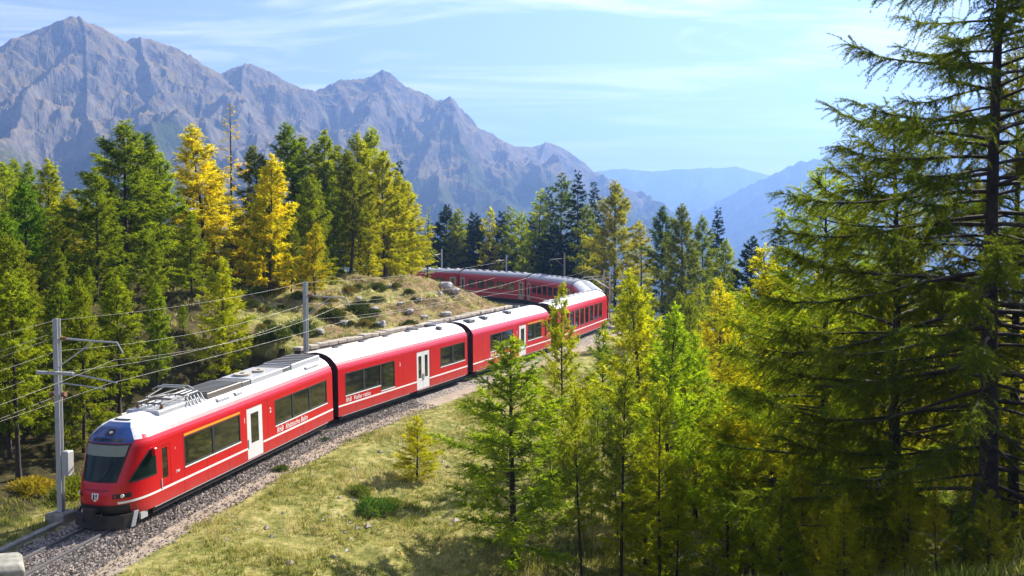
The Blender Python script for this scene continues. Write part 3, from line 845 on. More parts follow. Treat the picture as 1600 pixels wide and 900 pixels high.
def make_nose(parent, tip):
    parent_tip[0] = tip
    prof = []
    for (ya, za), (yb, zb) in zip(PROF[:-1], PROF[1:]):
        n_ = max(1, int(math.hypot(ya-yb, za-zb)/0.09))
        for k in range(n_): prof.append((lerp(ya, yb, k/n_), lerp(za, zb, k/n_)))
    prof.append((0.004, 3.7599))
    NCOL = 36
    mb = MB(); rows = []
    for w, z in prof:
        row = []
        for k in range(NCOL+1):
            th = PI*k/NCOL
            q = -math.cos(th)
            q = math.copysign(abs(q)**0.8, q) if abs(q) < 1 else q
            row.append((nose_x(q*w, z)+tip, q*w, z))
        rows.append(row)
    for (r0, p0), (r1, p1) in zip(zip(rows[:-1], prof[:-1]), zip(rows[1:], prof[1:])):
        for k in range(NCOL): mb.quad(r0[k], r0[k+1], r1[k+1], r1[k], 1 if (p0[1]+p1[1])/2 > (3.12 if 4 < k < NCOL-5 else ZRED) else 0)
    mb.poly([rows[0][k] for k in range(NCOL+1)])
    mb.build("cab", [M["red"], M["white"]], parent, True)
    rng_ = lambda a, b, n: [lerp(a, b, k/n) for k in range(n+1)]
    # windscreen: black surround, glass, sun blind
    sur = nose_patch(parent, "windscreen", rng_(1.68, 3.00, 12), lambda z: -lerp(0.74, 0.98, (z-1.68)/1.32), lambda z: lerp(0.74, 0.98, (z-1.68)/1.32), M["rubber"], 0.010)
    nose_patch(sur, "pane", rng_(1.76, 2.56, 8), lambda z: -lerp(0.69, 0.84, (z-1.76)/0.80), lambda z: lerp(0.69, 0.84, (z-1.76)/0.80), M["screen"], 0.018)
    nose_patch(sur, "sun_blind", rng_(2.57, 2.95, 5), lambda z: -lerp(0.845, 0.91, (z-2.57)/0.38), lambda z: lerp(0.845, 0.91, (z-2.57)/0.38), M["blind"], 0.018)
    w_ = MB(); w_.tube([(nose_x(0.05, 1.72)+tip+0.03, 0.05, 1.72), (nose_x(0.3, 1.9)+tip+0.05, 0.30, 1.9), (nose_x(0.5, 2.4)+tip+0.05, 0.5, 2.4)], 0.014, 5); w_.build("wiper", M["rubber"], sur)
    # blue hood with the top lamp and destination strip
    hood = nose_patch(parent, "hood", rng_(3.02, 3.64, 10), lambda z: -lerp(1.02, 0.46, ((z-3.02)/0.62)**1.4), lambda z: lerp(1.02, 0.46, ((z-3.02)/0.62)**1.4), M["blue"], 0.014)
    nose_patch(hood, "destination_display", rng_(3.07, 3.16, 2), lambda z: -0.62, lambda z: 0.62, M["display"], 0.022)
    nose_patch(hood, "top_lamp", rng_(3.24, 3.46, 4), lambda z: -lerp(0.20, 0.13, (z-3.24)/0.22), lambda z: lerp(0.20, 0.13, (z-3.24)/0.22), M["rubber"], 0.024)
    lz = 3.35
    lb = MB(); lb.cyl((nose_x(0, lz)+tip+0.03, 0, lz), (1, 0, 1.1), 0.062, 0.04, 14); lb.build("lamp_lens", M["lens"], hood)
    nose_patch(parent, "hood_vent", rng_(3.68, 3.72, 2), lambda z: -0.35, lambda z: 0.35, M["rubber"], 0.012)
    # lower front: headlights, bumper, coupler, plough
    for sg in (1, -1):
        f0 = nose_patch(parent, "headlight", rng_(1.10, 1.27, 3), lambda z: min(sg*0.66, sg*1.12), lambda z: max(sg*0.66, sg*1.12), M["rubber"], 0.012)
        y = sg*0.93; lb = MB(); lb.cyl((nose_x(y, 1.19)+tip+0.012, y, 1.19), (1, 0.35*sg, 0.1), 0.07, 0.05, 12); lb.build("lens", M["lens"], f0)
        y = sg*0.75; lb = MB(); lb.cyl((nose_x(y, 1.19)+tip+0.012, y, 1.19), (1, 0.25*sg, 0.1), 0.055, 0.05, 12); lb.build("lens", M["redlens"], f0)
        s_ = side_patch(parent, "side_window", rng_(1.62, 2.66, 10), lambda z: -1.92, lambda z: lerp(-0.58, -1.52, ((z-1.62)/1.04)**1.2), sg, M["rubber"], 0.010)
        side_patch(s_, "pane", rng_(1.70, 2.58, 8), lambda z: -1.86, lambda z: lerp(-0.72, -1.52, ((z-1.70)/0.88)**1.2), sg, M["screen"], 0.017)
        st = side_patch(parent, "stripe", rng_(0.90, 0.985, 1), lambda z: XC, lambda z: -0.22, sg, M["stripe"], 0.008, 16)
        mb = MB(); mb.box(tip-1.75, tip-1.63, sg*1.34 if sg > 0 else -1.50, 1.50 if sg > 0 else -1.34, 2.42, 2.70, b=0.02); mb.build("mirror", M["red"], parent)
    nose_patch(parent, "bumper_shade", rng_(0.42, 0.86, 4), lambda z: -1.08, lambda z: 1.08, M["black"], 0.02)  # black patch painting in the shade around bumper and coupler
    # shield emblem
    em = nose_patch(parent, "emblem", rng_(1.00, 1.30, 8), lambda z: -0.145*min(1, max(0.05, (z-0.97)/0.13)), lambda z: 0.145*min(1, max(0.05, (z-0.97)/0.13)), M["stripe"], 0.016, 6)
    nose_patch(em, "emblem_charge", rng_(1.06, 1.26, 5), lambda z: -0.09, lambda z: -0.02, M["rubber"], 0.021, 2)
    nose_patch(em, "emblem_charge", rng_(1.06, 1.15, 3), lambda z: 0.02, lambda z: 0.09, M["gold"], 0.021, 2)
    nose_patch(em, "emblem_charge", rng_(1.17, 1.26, 3), lambda z: 0.02, lambda z: 0.09, M["blue"], 0.021, 2)
    c = MB(); c.tube([(tip-0.2, 0, 0.66), (tip+0.32, 0, 0.66)], 0.11, 10); c.box(tip+0.28, tip+0.42, -0.20, 0.20, 0.50, 0.84); c.tube([(tip+0.1, 0.35, 0.62), (tip+0.25, 0.36, 0.42), (tip+0.12, 0.40, 0.25)], 0.03, 6); c.tube([(tip+0.1, -0.35, 0.62), (tip+0.25, -0.36, 0.42), (tip+0.12, -0.40, 0.25)], 0.03, 6)
    c.build("coupler", M["black"], parent)
    pl = MB()
    pts = [(-0.55, 1.24), (-0.15, 1.05), (0.12, 0.6), (0.20, 0.0), (0.12, -0.6), (-0.15, -1.05), (-0.55, -1.24)]
    for (xa, ya), (xb, yb) in zip(pts[:-1], pts[1:]):
        k = len(pl.v)
        pl.v += [(tip+xa, ya, 0.03), (tip+xb, yb, 0.03), (tip+xb-0.10, yb, 0.50), (tip+xa-0.10, ya, 0.50),
                 (tip+xa-0.05, ya*0.97, 0.03), (tip+xb-0.05, yb*0.97, 0.03), (tip+xb-0.15, yb*0.97, 0.50), (tip+xa-0.15, ya*0.97, 0.50)]
        pl.f += [(k, k+1, k+2, k+3), (k+7, k+6, k+5, k+4), (k, k+4, k+5, k+1), (k+3, k+2, k+6, k+7), (k, k+3, k+7, k+4), (k+1, k+5, k+6, k+2)]; pl.m += [0]*6
    pg_ = pl.build("snow_plough", M["black"], parent)
    for sg in (1, -1):
        e = MB(); k = 0
        pq = [(tip-0.56, sg*1.25, 0.02), (tip-0.40, sg*1.19, 0.02), (tip-0.62, sg*1.19, 0.56), (tip-0.80, sg*1.25, 0.56)]
        e.poly(pq if sg < 0 else pq[::-1]); e.poly([(x, y+sg*0.03, z) for x, y, z in pq][::-1] if sg < 0 else [(x, y+sg*0.03, z) for x, y, z in pq])
        for a_, b_ in ((0, 1), (1, 2), (2, 3), (3, 0)):
            e.quad(pq[a_], pq[b_], (pq[b_][0], pq[b_][1]+sg*0.03, pq[b_][2]), (pq[a_][0], pq[a_][1]+sg*0.03, pq[a_][2]))
        e.build("end_plate", M["silver"], pg_)
    for sg in (1, -1):
        e = MB(); Y0, Y1 = sorted((sg*1.16, sg*1.25)); e.box(tip-1.35, tip-0.95, Y0, Y1, 0.14, 0.40); e.build("step", M["silver"], parent)
    nose_patch(parent, "handrail", rng_(1.38, 1.42, 1), lambda z: -0.5, lambda z: 0.5, M["darkred"], 0.02)
M["blind"] = painted("pale_sun_blind", (0.20, 0.22, 0.17), 0.3, 0.2)
t = NT("dark_display").set(Base_Color=(0.01, 0.014, 0.02, 1), Roughness=0.1); M["display"] = t.m
M["gold"] = painted("gold_paint", (0.55, 0.35, 0.04), 0.4, 0.1)
t = NT("red_lens").set(Base_Color=(0.30, 0.02, 0.02, 1), Roughness=0.2); M["redlens"] = t.m

def place_car(name, Pf, Pr, label, group="carriages of the red train"):
    Pf, Pr = Vector(Pf), Vector(Pr); d = Pf - Pr
    o = empty(name, tuple((Pf+Pr)/2), math.atan2(d.y, d.x))
    o.rotation_euler = (0, -math.atan2(d.z, math.hypot(d.x, d.y)), math.atan2(d.y, d.x))
    return tag(o, label, "train car", group), d.length
ZW0, ZW1 = 1.42, 2.62

nodes = [C[2], C[3], C[4], C[5]]
def next_node(P, L):
    i = int(np.argmin(np.linalg.norm(TRK - P, axis=1)))
    while np.linalg.norm(TRK[i] - P) < L: i += 1
    return TRK[i]
for L in (17.6, 16.6, 14.6, 14.8, 17.0): nodes.append(next_node(nodes[-1], L))

def end_car(Pf, Pr, label, wins, doors, text, big_number, flip=False, gear=True):
    """driving car with a nose; wins/doors in metres behind the nose"""
    root, L = place_car("railcar", Pf, Pr, label)
    tip, x0 = L/2-0.05, -L/2+0.42
    X = lambda s_: tip - s_
    holes = [(X(b), X(a), ZW0, ZW1) for a, b, m_ in wins] + [(X(b), X(a), ZB+0.02, 2.72) for a, b, n_ in doors] + [(X(2.80), X(2.10), 1.05, 2.62)]
    xn = tip + XC
    make_body(root, x0, xn, holes, True, M["red"], M["white"])
    make_nose(root, tip)
    for sg in (1, -1):
        for a, b, m_ in wins: window(root, X(b), X(a), ZW0, ZW1, sorted(X(v) for v in m_), sg)
        for a, b, n_ in doors: door(root, X(b), X(a), sg, n_)
        # cab door: red leaf with tall narrow window
        door(root, X(2.80), X(2.10), sg, 1, "red", 1.07, 2.60, (1.32, 2.52))
        stripe(root, x0, xn, sg, [(X(b), X(a)) for a, b, n_ in doors])
        a, b, m_ = wins[0]
        yb = MB(); Y0, Y1 = sorted((sg*(WB-0.002), sg*(WB+0.012))); yb.box(X(b), X(a), Y0, Y1, 2.655, 2.735); yb.build("class_band", M["yellow"], root)
        tx, tz, tsz = text[1], text[2], text[3]
        lettering(root, text[0], X(tx) if sg > 0 else X(tx) - 3.6, tz, tsz, sg)
        for num, s_ in big_number: lettering(root, num, X(s_) if sg > 0 else X(s_)-0.1, 2.15, 0.34, sg, shear=0)
        for z in (2.28, 1.32): lettering(root, "TW" if z < 2 else "i", X(3.10) if sg > 0 else X(3.3), z, 0.16, sg, shear=0)
    gangway(root, x0)
    skirts(root, x0+0.6, xn+0.3, [])
    bogie(root, x0+2.9); bogie(root, X(4.2))
    if gear:
        zt = 3.66
        roof_box(root, "roof_tray", X(5.9), X(3.0), 1.5, zt-0.2, zt+0.12, "silver")
        pantograph(root, X(4.3))
        mb = MB()
        for k in range(5): mb.tube([(X(5.9-0.25*k), 0.9, 3.60), (X(5.9-0.25*k), 0.7, 3.95)], 0.035, 6)
        for k in range(3): mb.tube([(X(3.2), -0.3+0.3*k, 3.9), (X(6.3), -0.3+0.3*k, 3.93)], 0.03, 6)
        mb.build("busbar", M["steel"], root)
        for k in range(4):
            mb = MB()
            for q in range(4): mb.cyl((X(5.3+0.22*k), 0.62, 3.78+q*0.055), (0, 0, 1), 0.08 if q % 2 == 0 else 0.05, 0.05, 10)
            mb.build("insulator", M["gear"], root)
        roof_box(root, "resistor_grille", X(9.0), X(6.3), 1.55, zt-0.15, zt+0.17, "grille", 10)
        roof_box(root, "roof_panel", X(9.7), X(9.05), 1.55, zt-0.15, zt+0.14, "gear")
        eq = roof_box(root, "cooling_unit", X(12.6), X(9.75), 1.6, zt-0.15, zt+0.15, "silver")
        fan(eq, X(10.5), -0.1, zt+0.15); fan(eq, X(11.5), 0.15, zt+0.15, "duct", 0.3)
        roof_box(root, "roof_panel", X(13.4), X(12.65), 1.55, zt-0.15, zt+0.13, "gear")
        eq = roof_box(root, "air_conditioner", X(16.4), X(13.5), 1.6, zt-0.15, zt+0.17, "silver", 6)
        for s_, w in ((7.1, .9), (8.3, .5), (14.9, .8), (15.6, .5)):
            mb = MB(); mb.box(X(s_)-w/2, X(s_)+w/2, 0.86, 1.06, 3.30, 3.52, b=0.02); mb.build("roof_hatch", M["silver"], root)
        mb = MB(); mb.tube([(X(3), -1.0, 3.55), (X(16.5), -1.0, 3.55)], 0.05, 6); mb.build("roof_pipe", M["duct"], root)
    return root
end_car(nodes[0], nodes[1], "leading red and white railcar with blue hood, windscreen and folded pantograph",
        [(3.72, 7.85, [5.78]), (10.85, 16.10, [12.55, 14.25])], [(8.40, 9.72, 1)], ("RhB  Rhätische Bahn", 10.95, 1.05, 0.36), [("1", 8.12), ("2", 10.35)])
# middle car
root, L = place_car("railcar", nodes[1], nodes[2], "middle red railcar of the front unit with white double doors and no cab")
x1, x0 = L/2-0.30, -L/2+0.42
X = lambda s_: L/2 - s_
wins = [(0.98, 4.62, [2.86], ZW0), (4.66, 6.22, [], 1.10), (11.95, 15.45, [13.7], ZW0)]
make_body(root, x0, x1, [(X(b), X(a), z, ZW1) for a, b, m_, z in wins] + [(X(10.47), X(8.87), ZB+0.02, 2.72)], False, M["red"], M["white"])
for sg in (1, -1):
    for a, b, m_, z in wins: window(root, X(b), X(a), z, ZW1, sorted(X(v) for v in m_), sg)
    door(root, X(10.47), X(8.87), sg, 2)
    stripe(root, x0, x1, sg, [(X(10.47), X(8.87))])
    lettering(root, "RhB  Viafier retica", X(1.0) if sg > 0 else X(4.5), 1.06, 0.34, sg)
    lettering(root, "2", X(6.75) if sg > 0 else X(6.9), 2.2, 0.30, sg, shear=0)
gangway(root, x0); skirts(root, x0+0.3, x1-0.3, [(-0.9, 0.2)])
bogie(root, x0+2.9); bogie(root, x1-2.9)
mb = MB(); mb.box(X(15.6), X(0.7), -1.02, -0.78, 3.50, 3.66, b=0.02); mb.build("cable_duct", M["duct"], root)
for s_ in (2.8, 5.5, 8.2, 10.9):
    mb = MB(); mb.box(X(s_+0.35), X(s_-0.35), -0.45, -0.05, 3.70, 3.80, b=0.02); mb.build("roof_hatch", M["gear"], root)
mb = MB(); mb.box(X(13.3), X(13.0), 0.45, 0.75, 3.60, 3.84, b=0.02); mb.build("roof_vent", M["gear"], root)
for a, b in ((11.6, 12.6), (14.0, 15.6)): roof_box(root, "roof_panel", X(b), X(a), 0.9, 3.6, 3.82, "gear", yoff=-0.5)
# rear car of the unit, its nose pointing back up the line
r3 = end_car(nodes[3], nodes[2], "third red railcar, half hidden by the small larch in front of it",
        [(17.0-13.6, 17.0-10.9+0.3, [4.9]), (17.0-7.6, 17.0-3.4, [11.6])], [(17.0-10.25, 17.0-8.85, 1)], ("RhB  Retica", 10.0, 1.05, 0.34), [("2", 8.6)], gear=False)
for a, b in ((1.2, 2.2), (4.5, 5.0)):
    pass
Lr = (Vector(nodes[3]) - Vector(nodes[2])).length
for s_, w_, y_ in ((-Lr/2+1.6, 0.9, -0.5), (-Lr/2+4.0, 0.5, -0.5), (Lr/2-4.0, 0.35, 0.6), (0.0, 0.6, -0.45)):
    mb = MB(); mb.box(s_-w_/2, s_+w_/2, y_-0.25, y_+0.25, 3.62, 3.84, b=0.02); mb.build("roof_vent", M["gear"], r3)

def coach(Pf, Pr, label, paint, roof, n_win, wtall, doors, stripe_z=(0.90, 0.985)):
    root, L = place_car("carriage", Pf, Pr, label)
    x1, x0 = L/2-0.30, -L/2+0.42
    span0, span1 = x0+1.9, x1-1.9
    holes = []
    w = (span1-span0)/n_win
    wl_ = [(span0+k*w+w*0.14, span0+(k+1)*w-w*0.14) for k in range(n_win)]
    dr = [(x0+0.35, x0+1.35), (x1-1.35, x1-0.35)] if doors else []
    holes = [(a, b, wtall[0], wtall[1]) for a, b in wl_] + [(a, b, ZB+0.02, 2.72) for a, b in dr]
    make_body(root, x0, x1, holes, False, paint, roof, 3.2)
    for sg in (1, -1):
        for a, b in wl_: window(root, a, b, wtall[0], wtall[1], [], sg, False)
        for a, b in dr: door(root, a, b, sg, 1, "duct")
        stripe(root, x0, x1, sg, dr, *stripe_z)
    gangway(root, x0); skirts(root, x0+0.3, x1-0.3, [])
    bogie(root, x0+2.6); bogie(root, x1-2.6)
    for k in range(int((x1-x0)/1.6)):
        mb = MB(); mb.box(x0+1.0+k*1.6, x0+1.5+k*1.6, -0.3, 0.3, 3.70, 3.83, b=0.02); mb.build("roof_vent", roof, root)
    return root
coach(nodes[3], nodes[4], "red carriage with a row of tall windows on the sunny bend behind the small larches", M["red"], M["white"], 8, (1.25, 2.75), False)
coach(nodes[4], nodes[5], "carriage turning round the far bend with its white roof full of vents", M["red"], M["white"], 7, (1.35, 2.55), True)
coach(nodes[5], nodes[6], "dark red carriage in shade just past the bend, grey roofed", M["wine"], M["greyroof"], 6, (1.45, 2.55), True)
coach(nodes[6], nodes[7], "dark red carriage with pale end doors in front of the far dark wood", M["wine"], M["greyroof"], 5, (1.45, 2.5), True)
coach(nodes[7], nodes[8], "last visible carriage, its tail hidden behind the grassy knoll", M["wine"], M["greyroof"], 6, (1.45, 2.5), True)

# ------------------------------------------------------------------ overhead line
def isection(mb, p, h, w=0.26, d=0.24, t=0.02):
    x, y, z = p
    mb.box(x-w/2, x+w/2, y-d/2, y-d/2+t, z, z+h); mb.box(x-w/2, x+w/2, y+d/2-t, y+d/2, z, z+h); mb.box(x-t/2, x+t/2, y-d/2+t, y+d/2-t, z, z+h)
def mast(px, Y, ptop, label, base_z=None, arm=1, arm_len=3.2, detail=False, w=0.22):
    zt = z_at(ptop, Y); x = x_at(px, Y, zt)
    zb = base_z if base_z is not None else gz(x, Y) - 0.05
    d_, tz, ss = track_dist(np.array([x]), np.array([Y])); i = min(int(ss[0]/0.5), len(TAN)-1)
    rz = math.atan2(TAN[i, 1], TAN[i, 0]) - PI/2           # local +x to the right of the line, +y up the line
    side = -1 if d_[0] < 0 else 1
    root = empty("catenary_mast", (x, Y, zb), rz)
    tag(root, label, "mast", "catenary masts along the railway")
    H = zt - zb
    mb = MB(); isection(mb, (0, 0, 0.35), H-0.35, w, w*0.92); mb.build("post", M["steel"], root)
    mb = MB(); mb.box(-0.42, 0.42, -0.42, 0.42, -0.4, 0.42, b=0.05); mb.build("footing", M["concrete"], root)
    q = -side                       # arms reach over the track
    zr = tz[0] - zb
    a = MB(); a.tube([(0, 0, H-0.75), (q*arm_len*0.55, 0, H-0.82), (q*arm_len, 0, H-0.85)], 0.045, 6, r2=0.035)
    a.tube([(q*arm_len, 0, H-0.85), (q*(arm_len+0.25), 0, H-1.25)], 0.025, 5)
    a.tube([(0, 0, H-1.9), (q*arm_len*0.62, 0, H-0.85)], 0.03, 5)
    a.build("bracket_arm", M["steel"], root)
    ins = MB()
    for k in range(4): ins.cyl((q*(0.22+0.07*k), 0, H-0.76), (1, 0, 0), 0.075 if k % 2 == 0 else 0.045, 0.06, 10)
    ins.build("insulator", M["brown"], root)
    if detail:
        a = MB(); a.box(-0.75, 0.9, -0.30, -0.18, H-2.15, H-2.03); a.build("crossarm", M["steel"], root)
        a = MB(); a.tube([(0.85, -0.24, H-2.08), (q*arm_len*0.9+0.4, -0.24, H-2.35)], 0.035, 5); a.tube([(0.1, -0.2, H-2.45), (q*arm_len*0.85, -0.2, H-2.62)], 0.03, 5); a.build("registration_arm", M["steel"], root)
        for sx in (-0.26, 0.26):
            ins = MB(); ins.cyl((sx, 0, H-2.95), (1, 0, 0.2), 0.10, 0.16, 12); ins.build("insulator", M["brown"], root)
        b = MB(); b.box(0.20, 0.50, -0.16, 0.16, 1.9, 2.85, b=0.03); b.box(0.13, 0.20, -0.05, 0.05, 2.1, 2.7); b.build("switch_box", M["steel"], root)
    top = Vector((x, Y, zt)); r = RGT[i]
    tip = Vector((x, Y, zb + H - 1.25)) + Vector(r)*q*(arm_len+0.25)
    return top, tip
masts = [mast(88, 39.6, 498, "tall steel catenary mast beside the nose of the train with a crossarm and box", detail=True, arm_len=2.7),
         mast(477, 57.0, 440, "steel catenary mast rising behind the roof end of the leading railcar", arm_len=2.6)]
fm = [(953, 109.0, 424, "steel mast outside the bend, nearer of the two beside the sunny carriage", 2.4),
      (944, 116.0, 421, "steel mast outside the bend, farther of the two beside the sunny carriage", 2.4),
      (882, 139.0, 395, "thin mast behind the shaded carriage in front of the dark spruces", 2.4),
      (791, 152.0, 398, "thin mast above the roof of the dark carriage with pale end doors", 2.4),
      (690, 158.5, 389, "thin mast above the roof of the last visible carriage", 2.4)]
fmasts = [mast(a, b, c, d, arm_len=e, w=0.16) for a, b, c, d, e in fm]
s39 = track_dist(np.array([masts[0][0].x]), np.array([masts[0][0].y]))[2][0]
# positions before the frame and hidden ones along the line
hid = [track_point(s39-27, -3.0, 7.2), track_point(s_near_y(82), -3.0, 7.2)]
def span(a, b, sag, n=14):
    a, b = Vector(a), Vector(b)
    return [a.lerp(b, k/n) - Vector((0, 0, sag*4*(k/n)*(1-k/n))) for k in range(n+1)]
def wire(name, pts_list, r, label):
    mb = MB()
    for pts in pts_list: mb.tube(pts, r, 4, caps=False)
    o = mb.build(name, M["wire"]); tag(o, label, "wire", "overhead wires of the railway")
def chain(pts, sag): return [span(a, b, sag) for a, b in zip(pts[:-1], pts[1:])]
s57 = track_dist(np.array([masts[1][0].x]), np.array([masts[1][0].y]))[2][0]
s109 = track_dist(np.array([fmasts[0][0].x]), np.array([fmasts[0][0].y]))[2][0]
sl = [track_dist(np.array([q[0].x]), np.array([q[0].y]))[2][0] for q in fmasts]
cs = [s39-28, s39, s57, s_near_y(82), s109-6, s109+12] + [x for x in sl[2:]]
wire("contact_wire", chain([track_point(x, (-0.2 if k % 2 else 0.2), 5.15) for k, x in enumerate(cs)], 0.05), 0.0042, "contact wire hanging close above the train roofs along the line")
wire("messenger_wire", chain([track_point(x, 0.0, 6.05) for x in cs], 0.5), 0.0042, "messenger wire sagging above the contact wire along the line")
tops = [Vector(hid[0]), masts[0][0], masts[1][0], Vector(hid[1])]
wire("earth_wire", chain([t_ - Vector((0, 0, 0.05)) for t_ in tops], 0.22), 0.0042, "topmost wire running from mast top to mast top left of the train")
wire("feeder_wire", chain([t_ - Vector((0, 0, 1.25)) for t_ in tops], 0.4), 0.0042, "feeder wire running below the mast tops left of the train")
wire("feeder_wire", chain([t_ - Vector((0.6, 0.1, 2.15)) for t_ in tops], 0.45), 0.0042, "lowest feeder wire on the crossarm level left of the train")
wire("guy_wire", [span(masts[0][0] - Vector((0, 0, 0.5)), track_point(s39-22, -8.0, 4.0), 0.2), span(masts[0][0] - Vector((0, 0, 0.7)), track_point(s39-22, -8.6, 3.7), 0.25), span(masts[0][0] - Vector((0, 0, 3.0)), track_point(s39-22, -6.4, 2.6), 0.2)], 0.008,
     "bundle of wires dropping from the nearest mast towards the lower left edge")

# ------------------------------------------------------------------ conifers
def norm(a): return a/np.maximum(np.linalg.norm(a, axis=-1, keepdims=True), 1e-9)
def conifer(name, seed, H, Rm, nb, base, tw_per_m, tw_len, step, K, tl, twd, elow, ehigh, tipup, droop, shape, needle, r0=None, seg=7, clump=1.0, bare=0.0, wood_sides=3, power=0.85, twig_wood=False, gap=0.0, hang=-.12, roll=0.0, kind_near=0):
    """returns (trunk mesh, crown mesh): trunk with limbs; crown of many thin needle tufts set along drooping twigs"""
    g = np.random.default_rng(seed)
    r0 = r0 or 0.016*H
    V, T, nv = [], [], 0
    zs_ = np.linspace(0, H, 14)
    bend = np.stack([g.normal(0, .012*H)*np.sin(zs_/H*PI*g.uniform(.6, 1.4)), g.normal(0, .012*H)*np.sin(zs_/H*PI*g.uniform(.6, 1.4))], 1)
    ax = lambda z: np.stack([np.interp(z, zs_, bend[:, 0]), np.interp(z, zs_, bend[:, 1]), z], -1)
    def tube(P, r, n):
        nonlocal nv
        t = norm(np.gradient(P, axis=0)); up = np.array([0, 0, 1.0]); a = np.cross(t, up)
        bad = np.linalg.norm(a, axis=1) < 0.2
        a[bad] = np.cross(t[bad], np.array([1.0, 0, 0])); a = norm(a); b = np.cross(t, a)
        an = np.linspace(0, 2*PI, n, endpoint=False)
        ring = P[:, None] + (a[:, None]*np.cos(an)[None, :, None] + b[:, None]*np.sin(an)[None, :, None])*r[:, None, None]
        k = len(P); V.append(ring.reshape(-1, 3))
        i = np.arange(k-1)[:, None]*n; j = np.arange(n)[None, :]; j2 = (j+1) % n
        q = np.stack([i+j, i+j2, i+n+j2, i+n+j], -1).reshape(-1, 4) + nv
        T.append(q); nv += k*n
    P = ax(zs_)
    tr = r0*(1-zs_/H)**0.9 + 0.006; tr[0] *= 1.35
    tube(P, tr, seg)
    C_, D_, TI, SZ = [], [], [], []
    TW = []
    for b in range(nb):
        u = (b + g.uniform(0, 1))/nb
        t = u**power
        z = base*H + (0.985-base)*H*t
        az = b*2.399963 + g.normal(0, .35)
        prof = {"cone": (1-t)**0.85, "larch": (1-t)**0.75*min(1.0, 0.55+1.6*t), "column": (1-t**2.2)*min(1, .5+2*t)}[shape]
        L = Rm*max(prof, 0.05)*g.uniform(.6, 1.15) + 0.10
        if g.uniform() < gap: L *= 0.45
        n = 9
        s_ = np.linspace(0, 1, n)
        e0 = elow + (ehigh-elow)*t + g.normal(0, .12)
        el = e0 - droop*np.sin(s_*PI*0.8) + tipup*s_**2
        lat = np.cumsum(g.normal(0, .05, n))
        ds = L/(n-1)
        hr = np.concatenate([[0], np.cumsum(np.cos(el[:-1])*ds)]); hz = np.concatenate([[0], np.cumsum(np.sin(el[:-1])*ds)])
        ang = az + lat*0.5
        o = ax(np.array([z]))[0]
        B = np.stack([o[0]+np.cos(ang)*hr, o[1]+np.sin(ang)*hr, o[2]+hz], 1)
        rb = (0.011*L + 0.006*clump)*(1-s_*0.85)
        tube(B, rb, wood_sides)
        if g.uniform() < (bare + 0.45*max(0.0, 1-t/0.35)*(kind_near)): continue
        m = max(3, int(L*tw_per_m))
        st = g.uniform(0.10 if L < 1 else 0.2, 1.0, m)**0.8
        st[:2] = (0.97, 1.0)
        bp = np.stack([np.interp(st, s_, B[:, i]) for i in range(3)], 1)
        tg = norm(np.stack([np.interp(np.clip(st, .05, .95)+.05, s_, B[:, i])-np.interp(np.clip(st, .05, .95)-.05, s_, B[:, i]) for i in range(3)], 1))
        sv = norm(np.cross(tg, np.array([0, 0, 1.0])))
        ro = g.normal(0, roll, m)[:, None] if roll else 0.0
        sv = sv*np.cos(ro) + np.cross(tg, sv)*np.sin(ro)
        sg = g.choice([-1, 1], m)[:, None]; an = g.uniform(.35, 1.25, m)[:, None]
        an[:2] *= 0.2
        dr = tg*np.cos(an) + sv*np.sin(an)*sg + np.array([0, 0, 1.0])*g.normal(hang, .28, m)[:, None]
        dr = norm(dr)
        tln = tw_len*g.uniform(.45, 1.15, m)*(1-.45*st)*min(1.0, 0.35+L/1.6)
        ti = np.clip(g.normal(.5, .2, m) + g.normal(0, .10), 0, 1)
        nn = np.maximum(2, (tln/step).astype(int))
        idx = np.repeat(np.arange(m), nn)
        lp = (np.arange(nn.sum()) - np.repeat(np.cumsum(nn)-nn, nn) + g.uniform(0, 1, nn.sum()))/nn[idx]
        l = lp*tln[idx]
        sagc = 0.38*l*l/max(tw_len, .1)
        c = bp[idx] + dr[idx]*l[:, None]; c[:, 2] -= sagc
        d = dr[idx].copy(); d[:, 2] -= 0.76*l/max(tw_len, .1); d = norm(d)
        C_.append(c); D_.append(d); TI.append(np.clip(ti[idx] + g.normal(0, .08, len(idx)), 0, 1)); SZ.append(np.full(len(idx), 1.0)*(1-.25*lp))
        if twig_wood:
            TW.append(np.stack([bp, bp + sv*0.012 + dr*tln[:, None]*0.02, bp + dr*tln[:, None]*0.92 - np.array([0, 0, 1.0])*(0.32*tln*tln/tw_len)[:, None]], 1))
    Vt = np.concatenate(V); Qt = np.concatenate(T)
    trunk = tri_mesh("trunk", Vt, Qt, [M["bark"]], smooth=True)
    c = np.concatenate(C_); d = np.concatenate(D_); ti = np.concatenate(TI); sz = np.concatenate(SZ)
    N = len(c)
    cc = np.repeat(c, K, 0); dd = np.repeat(d, K, 0); tt = np.repeat(ti, K); ss_ = np.repeat(sz, K)
    rv = norm(g.normal(0, 1, (N*K, 3)) + dd*0.9)
    pv = norm(np.cross(rv, g.normal(0, 1, (N*K, 3))))
    le = tl*g.uniform(.6, 1.25, N*K)*ss_; wi = twd*g.uniform(.6, 1.2, N*K)*ss_
    a = cc - pv*wi[:, None]*0.5 - rv*le[:, None]*0.15; b = cc + pv*wi[:, None]*0.5 - rv*le[:, None]*0.15; e = cc + rv*le[:, None]
    Vc = np.stack([a, b, e], 1).reshape(-1, 3); Tc = np.arange(len(Vc)).reshape(-1, 3)
    mi = np.zeros(len(Tc), int); mats = [needle]
